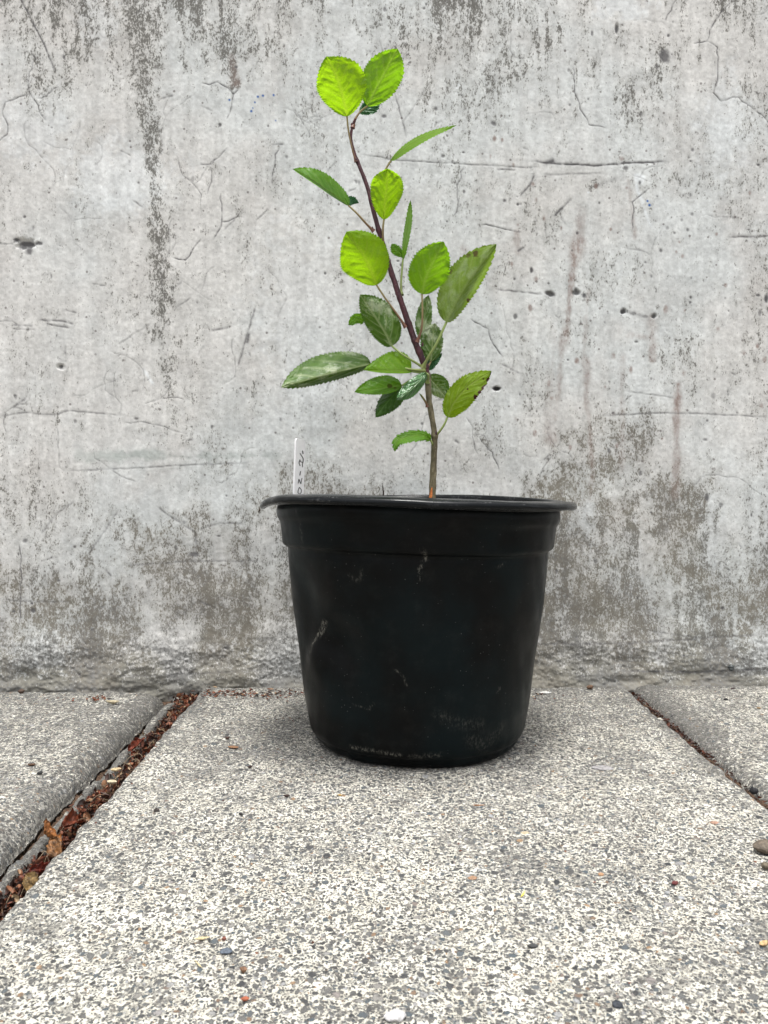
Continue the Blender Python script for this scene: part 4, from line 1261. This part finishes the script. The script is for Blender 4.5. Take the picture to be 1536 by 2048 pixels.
# ------------------------------------------------------------------ small things on the slabs
RED, TAN, BRN, DRK = (0.20, 0.055, 0.025), (0.50, 0.40, 0.24), (0.15, 0.085, 0.05), (0.025, 0.022, 0.02)
items = [
    # px, py, length mm, width mm, thick mm, rot, colour, name, shape, label, category
    (467, 1497, 13, 6, 2, -0.2, (0.24, 0.13, 0.07), 'bark_chip', 'flake', 'brown curled bark chip lying left of the pot on the middle slab', 'bark chip'),
    (455, 1479, 6, 4, 2.5, 0.6, (0.07, 0.04, 0.03), 'bark_chip', 'flake', 'small dark bark crumb just behind the brown curled chip left of the pot', 'bark chip'),
    (404, 1879, 10, 2.6, 1.4, 0.25, (0.58, 0.47, 0.28), 'seed_husk', 'seed', 'straw coloured seed husk on the front of the middle slab', 'seed husk'),
    (448, 1879, 3, 2.5, 2, 0.2, (0.20, 0.07, 0.05), 'red_crumb', 'stone', 'dark red crumb right beside the straw coloured husk', 'crumb'),
    (490, 2002, 5, 3, 1.6, 0.1, (0.34, 0.10, 0.05), 'red_flake', 'flake', 'bright orange red flake near the bottom of the photo, left of centre', 'flake'),
    (487, 1945, 5, 3, 2.5, -0.4, (0.22, 0.12, 0.07), 'brown_crumb', 'flake', 'brown and tan crumb above the orange red flake', 'crumb'),
    (790, 2041, 12, 8, 4, 0.1, (0.55, 0.54, 0.54), 'white_pebble', 'stone', 'white pebble cut by the bottom edge of the photo', 'pebble'),
    (1530, 1703, 20, 15, 7, 0.2, (0.13, 0.105, 0.08), 'dirt_clod', 'stone', 'grey brown earth clod at the right edge of the photo', 'clod'),
    (1532, 1738, 8, 6, 4, 0.2, (0.12, 0.10, 0.07), 'dirt_clod', 'stone', 'small earth clod just below the large one at the right edge', 'clod'),
    (1528, 1891, 9, 4, 2.5, 0.5, (0.52, 0.36, 0.18), 'seed_husk', 'seed', 'tan seed at the right edge of the photo near the bottom corner', 'seed husk'),
    (958, 1612, 12, 1.6, 1.2, 0.05, (0.35, 0.17, 0.08), 'dry_stalk', 'seed', 'thin rusty stalk lying flat just in front of the pot', 'stalk'),
    (1046, 1790, 11, 1.4, 0.9, 1.1, (0.75, 0.62, 0.12), 'straw', 'seed', 'yellow straw on the middle slab right of centre', 'straw'),
    (397, 1930, 11, 0.9, 0.7, -0.9, (0.62, 0.52, 0.30), 'straw', 'seed', 'pale thin straw below the straw coloured husk', 'straw'),
    (225, 1412, 19, 6, 4, -0.15, (0.42, 0.36, 0.24), 'pod_shell', 'flake', 'cream curled pod shell on the back corner of the left slab', 'pod'),
    (64, 1537, 9, 4, 2, 0.1, (0.10, 0.055, 0.03), 'bark_chip', 'flake', 'brown chip alone in the middle of the left slab', 'bark chip'),
    (80, 1554, 6, 3, 3, 0.8, (0.05, 0.05, 0.05), 'dark_crumb', 'stone', 'dark crumb just in front of the chip on the left slab', 'crumb'),
    (43, 1391, 9, 5, 5, 0.2, (0.08, 0.05, 0.035), 'bark_chip', 'flake', 'dark brown chip against the wall foot at far left', 'bark chip'),
    (1205, 1590, 0.1, 0.1, 0.1, 0, DRK, '', '', '', ''),
    (482, 1631, 5, 3, 2.5, -0.5, (0.03, 0.028, 0.028), 'black_seed', 'seed', 'black seed on the slab, the nearer of two below left of the pot', 'seed'),
    (573, 1594, 6, 3, 2, 0.1, (0.05, 0.03, 0.025), 'brown_crumb', 'flake', 'dark brown crumb in front of the pot at its left', 'crumb'),
    (680, 1592, 5, 2.6, 1.4, 0.0, (0.55, 0.36, 0.12), 'tan_seed', 'seed', 'small golden seed in front of the pot', 'seed'),
    (500, 1536, 6, 3, 2, 0.5, (0.05, 0.03, 0.028), 'brown_crumb', 'flake', 'dark crumb on the slab left of the foot of the pot', 'crumb'),
    (313, 1624, 5, 4, 3, 0.1, (0.06, 0.05, 0.045), 'dark_crumb', 'stone', 'dark crumb near the left edge of the middle slab', 'crumb'),
    (1180, 1379, 12, 6, 5, 0.4, (0.13, 0.075, 0.045), 'bark_chip', 'flake', 'brown chip resting at the wall foot right of the pot', 'bark chip'),
    (1090, 1389, 18, 9, 3, 0.0, (0.60, 0.60, 0.57), 'mortar_flake', 'flake', 'pale mortar flake beside the wall foot right of the pot', 'mortar flake'),
    (1320, 1436, 8, 5, 3, -0.5, (0.55, 0.53, 0.46), 'mortar_flake', 'flake', 'pale flake lying in the narrow right hand joint', 'mortar flake'),
    (1508, 1581, 8, 6, 6, -0.2, (0.02, 0.02, 0.022), 'black_pebble', 'stone', 'black pebble lodged in the narrow right hand joint', 'pebble'),
    (1452, 1402, 6, 4, 3, 0.1, (0.025, 0.022, 0.022), 'dark_crumb', 'stone', 'black crumb on the right slab', 'crumb'),
    (1518, 1418, 7, 4, 2, 0.1, (0.28, 0.18, 0.09), 'seed_husk', 'seed', 'light brown husk at the far right on the right slab', 'seed husk'),
    (1466, 1380, 7, 4, 3, 0.1, (0.05, 0.03, 0.03), 'dark_crumb', 'stone', 'dark crumb at the back edge of the right slab', 'crumb'),
    (1205, 1536, 22, 13, 1.2, -0.15, (0.30, 0.29, 0.29), 'flat_stone', 'stone', 'flat smooth grey stone set in the slab right of the pot', 'stone'),
    (1350, 1770, 6, 3.5, 2, 0.5, (0.13, 0.03, 0.03), 'red_crumb', 'flake', 'dark red curl on the right part of the middle slab', 'crumb'),
    (1235, 2016, 6, 6, 3, 0.5, (0.045, 0.05, 0.06), 'dark_pebble', 'stone', 'blue black pebble near the bottom right of the photo', 'pebble'),
    (452, 1904, 8, 6, 2.0, 0.2, (0.10, 0.12, 0.15), 'blue_pebble', 'stone', 'slate blue pebble in front of the straw coloured husk', 'pebble'),
    (1065, 1894, 7, 3, 2.0, 0.0, (0.05, 0.05, 0.05), 'dark_pebble', 'stone', 'narrow dark pebble right of centre near the bottom', 'pebble'),
    (1050, 1667, 8, 5, 1.6, 0.2, (0.45, 0.38, 0.26), 'tan_pebble', 'stone', 'honey coloured pebble below right of the pot', 'pebble'),
    (945, 1757, 7, 5, 1.8, 0.1, (0.34, 0.21, 0.13), 'orange_pebble', 'stone', 'orange pebble in the middle of the slab front', 'pebble'),
    (1429, 1646, 8, 5, 1.6, 0.1, (0.36, 0.22, 0.16), 'orange_pebble', 'stone', 'salmon pebble close to the right hand joint', 'pebble'),
    (1202, 1750, 4.5, 4, 1.6, 0.4, (0.42, 0.25, 0.14), 'orange_pebble', 'stone', 'small bright orange pebble right of centre', 'pebble'),
    (650, 1352, 0.1, 0.1, 0.1, 0, DRK, '', '', '', ''),
]
for i, (px, py, L, Wd, T, rot, col, nm, shp, lab, cat) in enumerate(items):
    if not nm: continue
    zz = 0.0
    g = ground_at(px, py, zz)
    dz = -0.0006 * (shp != 'stone') - (0.0012 if T < 2.5 else 0.0008) * (shp == 'stone')
    if 'joint' in lab and 'lodged' in lab or 'lying in the narrow' in lab: dz = -0.004
    if g[0] < -0.256: dz += 0.002
    chip(nm, (g[0], g[1], zz + dz + 0.0006), 0.85 * L / 1000, 0.85 * Wd / 1000, T / 1000, rot, tuple(q * 0.82 for q in col), lab, cat, 0.0 if shp == 'stone' else (0.10 if shp == 'seed' else 0.22), shp, i * 3 + 1)

# shell-like scrap on the wall foot, curled scrap on the wall beside the rim
p = at(1459, 1332, WALL_Y - 0.014)
chip('snail_shell', (p[0], p[1] - 0.004, p[2] - 0.005), 0.009, 0.007, 0.006, 1.2, (0.05, 0.055, 0.055), 'tiny dark snail shell stuck low on the wall at right', 'snail shell', 0.0, 'stone', 9, (0.9, 0), 0.3)
p = at(520, 1020, WALL_Y)
chip('dead_insect', (p[0], p[1] - 0.0022, p[2] - 0.003), 0.007, 0.0022, 0.0016, 0.1, (0.05, 0.03, 0.02), 'tiny brown curled husk stuck to the wall beside the pot rim', 'husk', 0.4, 'seed', 4, (1.3, 0))


# ------------------------------------------------------------------ dead leaves in the wide joint
def dead_leaf(center, size, rot, tilt, roll, col, label, seed):
    nu, nv = 36, 21
    u, v = np.meshgrid(np.linspace(0, 1, nu), np.linspace(-1, 1, nv), indexing='ij')
    w = (u ** .5) * (1 - u) ** .6
    w = w / w.max() * 0.34 * (1 + .35 * (fbm(u * 7 + seed, np.sign(v) * 2 + 5, 3, seed) - .5))
    a = v * roll
    x = (u - .5)
    y = np.sin(a) / max(roll, .01) * w
    w = w * (0.72 + 0.5 * fbm(u * 16 + seed, np.sign(v) * 2 + 5, 3, seed + 4))
    y = np.sin(a) / max(roll, .01) * w
    z = (1 - np.cos(a)) / max(roll, .01) * w + 0.22 * np.sin(u * 4 + seed) * u + 0.30 * (fbm(u * 6 + seed, v * 3 + 3, 4, seed + 1) - .5)
    x = x + 0.22 * (fbm(u * 4 + seed, v * 3 + 9, 3, seed + 2) - .5)
    P = np.stack([x, y, z], -1).reshape(-1, 3) * size
    Mx = np.array((Matrix.Rotation(rot, 3, 'Z') @ Matrix.Rotation(tilt, 3, 'Y') @ Matrix.Rotation(0.5, 3, 'X')))
    P = P @ Mx.T
    n_ = len(P)
    # give it a real thickness
    P2 = np.vstack([P, P + np.array([0, 0, 0.00035])])
    f1 = grid_faces(nu, nv)
    ring = list(range(nv)) + [i * nv + nv - 1 for i in range(1, nu)] + list(range(n_ - 2, n_ - nv - 1, -1)) + [i * nv for i in range(nu - 2, 0, -1)]
    sk = [(ring[k], ring[(k + 1) % len(ring)], ring[(k + 1) % len(ring)] + n_, ring[k] + n_) for k in range(len(ring))]
    o = mesh_np('dead_leaf', P2, [tuple(f) for f in f1[:, ::-1]] + [tuple(f + n_) for f in f1] + sk, flat_mat('dead_leaf_surface', tuple(q * 0.50 for q in col), 0.55, 0.3, 0.5, 260))
    o.location = tuple(float(c) for c in center)
    return tag(o, label, 'dead leaf')


def jp(px, py, z): return ground_at(px, py, z)


dead_leaf(jp(100, 1668, -0.002), 0.019, 2.6, -0.5, 1.6, (0.40, 0.15, 0.04), 'orange brown curled dead leaf, the upper one where two touch in the wide joint', 3)
dead_leaf(jp(114, 1700, -0.003), 0.019, -0.9, 0.6, 1.3, (0.34, 0.16, 0.06), 'tan brown dead leaf folded against the slab edge, just below the orange one', 6)
dead_leaf(jp(66, 1772, -0.004), 0.016, -0.6, 0.5, 0.9, (0.36, 0.23, 0.09), 'flat khaki dead leaf in the joint near the left edge of the photo', 8)
dead_leaf(jp(272, 1492, -0.003), 0.015, 0.5, -0.4, 1.5, (0.30, 0.06, 0.025), 'rust red crumpled leaf in the far half of the wide joint', 11)
dead_leaf(jp(150, 1645, -0.004), 0.022, 1.1, 0.1, 1.6, (0.22, 0.05, 0.02), 'dark red crumpled leaf behind the orange brown one in the joint', 13)
dead_leaf(jp(84, 1738, -0.004), 0.017, 0.9, 0.1, 1.8, (0.26, 0.05, 0.03), 'deep red curled leaf between the tan and the khaki ones', 15)
chip('cream_husk', jp(232, 1543, -0.004), 0.009, 0.006, 0.003, 0.3, (0.44, 0.34, 0.20), 'cream husk in the wide joint, the farther of two', 'husk', 0.2, 'flake', 31)
chip('cream_husk', jp(224, 1568, -0.004), 0.009, 0.005, 0.003, -0.2, (0.48, 0.40, 0.28), 'cream husk in the wide joint, the nearer of two', 'husk', 0.2, 'flake', 33)

# litter: thousands of red-brown scales, one uncountable mass
rg = np.random.RandomState(5)
Vs, Fs, Cs = [], [], []


def add_scale(c, L, Wd, rotz, ty, tx, shade):
    nu, nv = 5, 4
    u, v = np.meshgrid(np.linspace(0, 1, nu), np.linspace(-1, 1, nv), indexing='ij')
    w = np.sin(math.pi * (0.08 + 0.84 * u)) ** .7
    P = np.stack([(u - .5) * L, v * w * Wd / 2, (v ** 2) * Wd * .45 * w + (u - .5) ** 2 * L * .5], -1).reshape(-1, 3)
    Mx = np.array(Matrix.Rotation(rotz, 3, 'Z') @ Matrix.Rotation(ty, 3, 'Y') @ Matrix.Rotation(tx, 3, 'X'))
    P = P @ Mx.T + c
    b = sum(len(q) for q in Vs)
    Vs.append(P)
    Fs.extend([tuple(f + b) for f in grid_faces(nu, nv)])
    Cs.append(np.full(len(P), shade))


def litter_z(x, y):
    return -0.0150 + 0.007 * (float(vnoise(np.array(x * 30.), np.array(y * 30.), 7)) - .3)


for _ in range(3800):
    y = 0.36 + 0.575 * rg.rand()
    x = -0.2235 + rg.normal(0, 0.0052) + (0.006 * rg.randn() if y > .86 else 0)
    if not (-0.243 < x < -0.2115): continue
    dens = float(vnoise(np.array(x * 0 + 3.), np.array(y * 26.), 3))
    if dens < 0.3 and rg.rand() < .6: continue
    L = rg.uniform(.0010, .0042) if rg.rand() < .85 else rg.uniform(.004, .008)
    add_scale(np.array([x, y, litter_z(x, y) + rg.uniform(0, .006)]), L, L * rg.uniform(.35, .8), rg.uniform(0, 6.3), rg.normal(0, .9), rg.normal(0, .9), rg.rand() ** 1.4)
for _ in range(420):
    y = rg.uniform(.70, .925) if rg.rand() < .8 else rg.uniform(.45, .7)
    add_scale(np.array([0.2875 + rg.normal(0, .0016), y, -0.005 + rg.uniform(-.002, .003)]), *(rg.uniform(.0015, .004) * np.array([1, .6])), rg.uniform(0, 6.3), rg.normal(0, .5), rg.normal(0, .5), rg.rand() * .5)
for _ in range(210):
    g = ground_at(rg.normal(500, 75), rg.normal(1389, 5), 0)
    if g[1] > .93 or g[0] < -.208: continue
    L = rg.uniform(.002, .005)
    add_scale(np.array([g[0], g[1], .0012]), L, L * .5, rg.uniform(0, 6.3), rg.normal(0, .25), rg.normal(0, .25), rg.rand())
for (px, py, n_, s) in ((195, 1403, 26, 12), (150, 1405, 10, 30), (560, 1440, 10, 25), (400, 1392, 12, 30), (1070, 1392, 8, 18)):
    for _ in range(n_):
        g = ground_at(px + rg.normal(0, s), py + rg.normal(0, 3.2), 0)
        L = rg.uniform(.002, .0045)
        add_scale(np.array([g[0], g[1], .0032 if g[0] < -.25 else .0014]), L, L * .5, rg.uniform(0, 6.3), rg.normal(0, .3), rg.normal(0, .3), rg.rand())
for _ in range(190):
    x, y = rg.uniform(-.44, .45), rg.uniform(.36, .92)
    if -.262 < x < -.208 or .28 < x < .30: continue
    L = rg.uniform(.0010, .0024)
    add_scale(np.array([x, y, .0018]), L, L * .6, rg.uniform(0, 6.3), rg.normal(0, .2), rg.normal(0, .2), rg.rand())


def litter_material():
    m = M('leaf_litter')
    c = m.cramp(m.attr('shade'), [(0.0, (0.018, 0.011, 0.009)), (0.35, (0.06, 0.022, 0.013)), (0.65, (0.15, 0.040, 0.018)), (0.88, (0.18, 0.075, 0.035)), (1.0, (0.34, 0.26, 0.16))])
    return m.set(c, 0.6, 0.3)


tag(mesh_np('leaf_litter', np.vstack(Vs), Fs, litter_material(), attrs={'shade': np.concatenate(Cs)}), kind='stuff')
# dry stems caught in the litter
Vt, Ft = [], []
for k in range(55):
    y = rg.uniform(.40, .92)
    x = -0.223 + rg.normal(0, .006)
    L, a = rg.uniform(.008, .024), rg.uniform(0, 3.1)
    z = litter_z(x, y) + .004
    p0 = np.array([x - L / 2 * math.cos(a) * .6, y - L / 2 * math.sin(a), z])
    p2 = np.array([x + L / 2 * math.cos(a) * .6, y + L / 2 * math.sin(a), z + rg.uniform(-.001, .005)])
    p1 = (p0 + p2) / 2 + rg.normal(0, .0008, 3) + np.array([0, 0, .002])
    V, Fq = tube(catmull([p0, p1, p2], 10), rg.uniform(.00012, .0003), 5)
    b = sum(len(q) for q in Vt)
    Vt.append(V)
    Ft += [tuple(i + b for i in f) for f in Fq]
tag(mesh_np('dry_stems', np.vstack(Vt), Ft, flat_mat('dry_stem_surface', (0.19, 0.14, 0.09), .6)), kind='stuff')
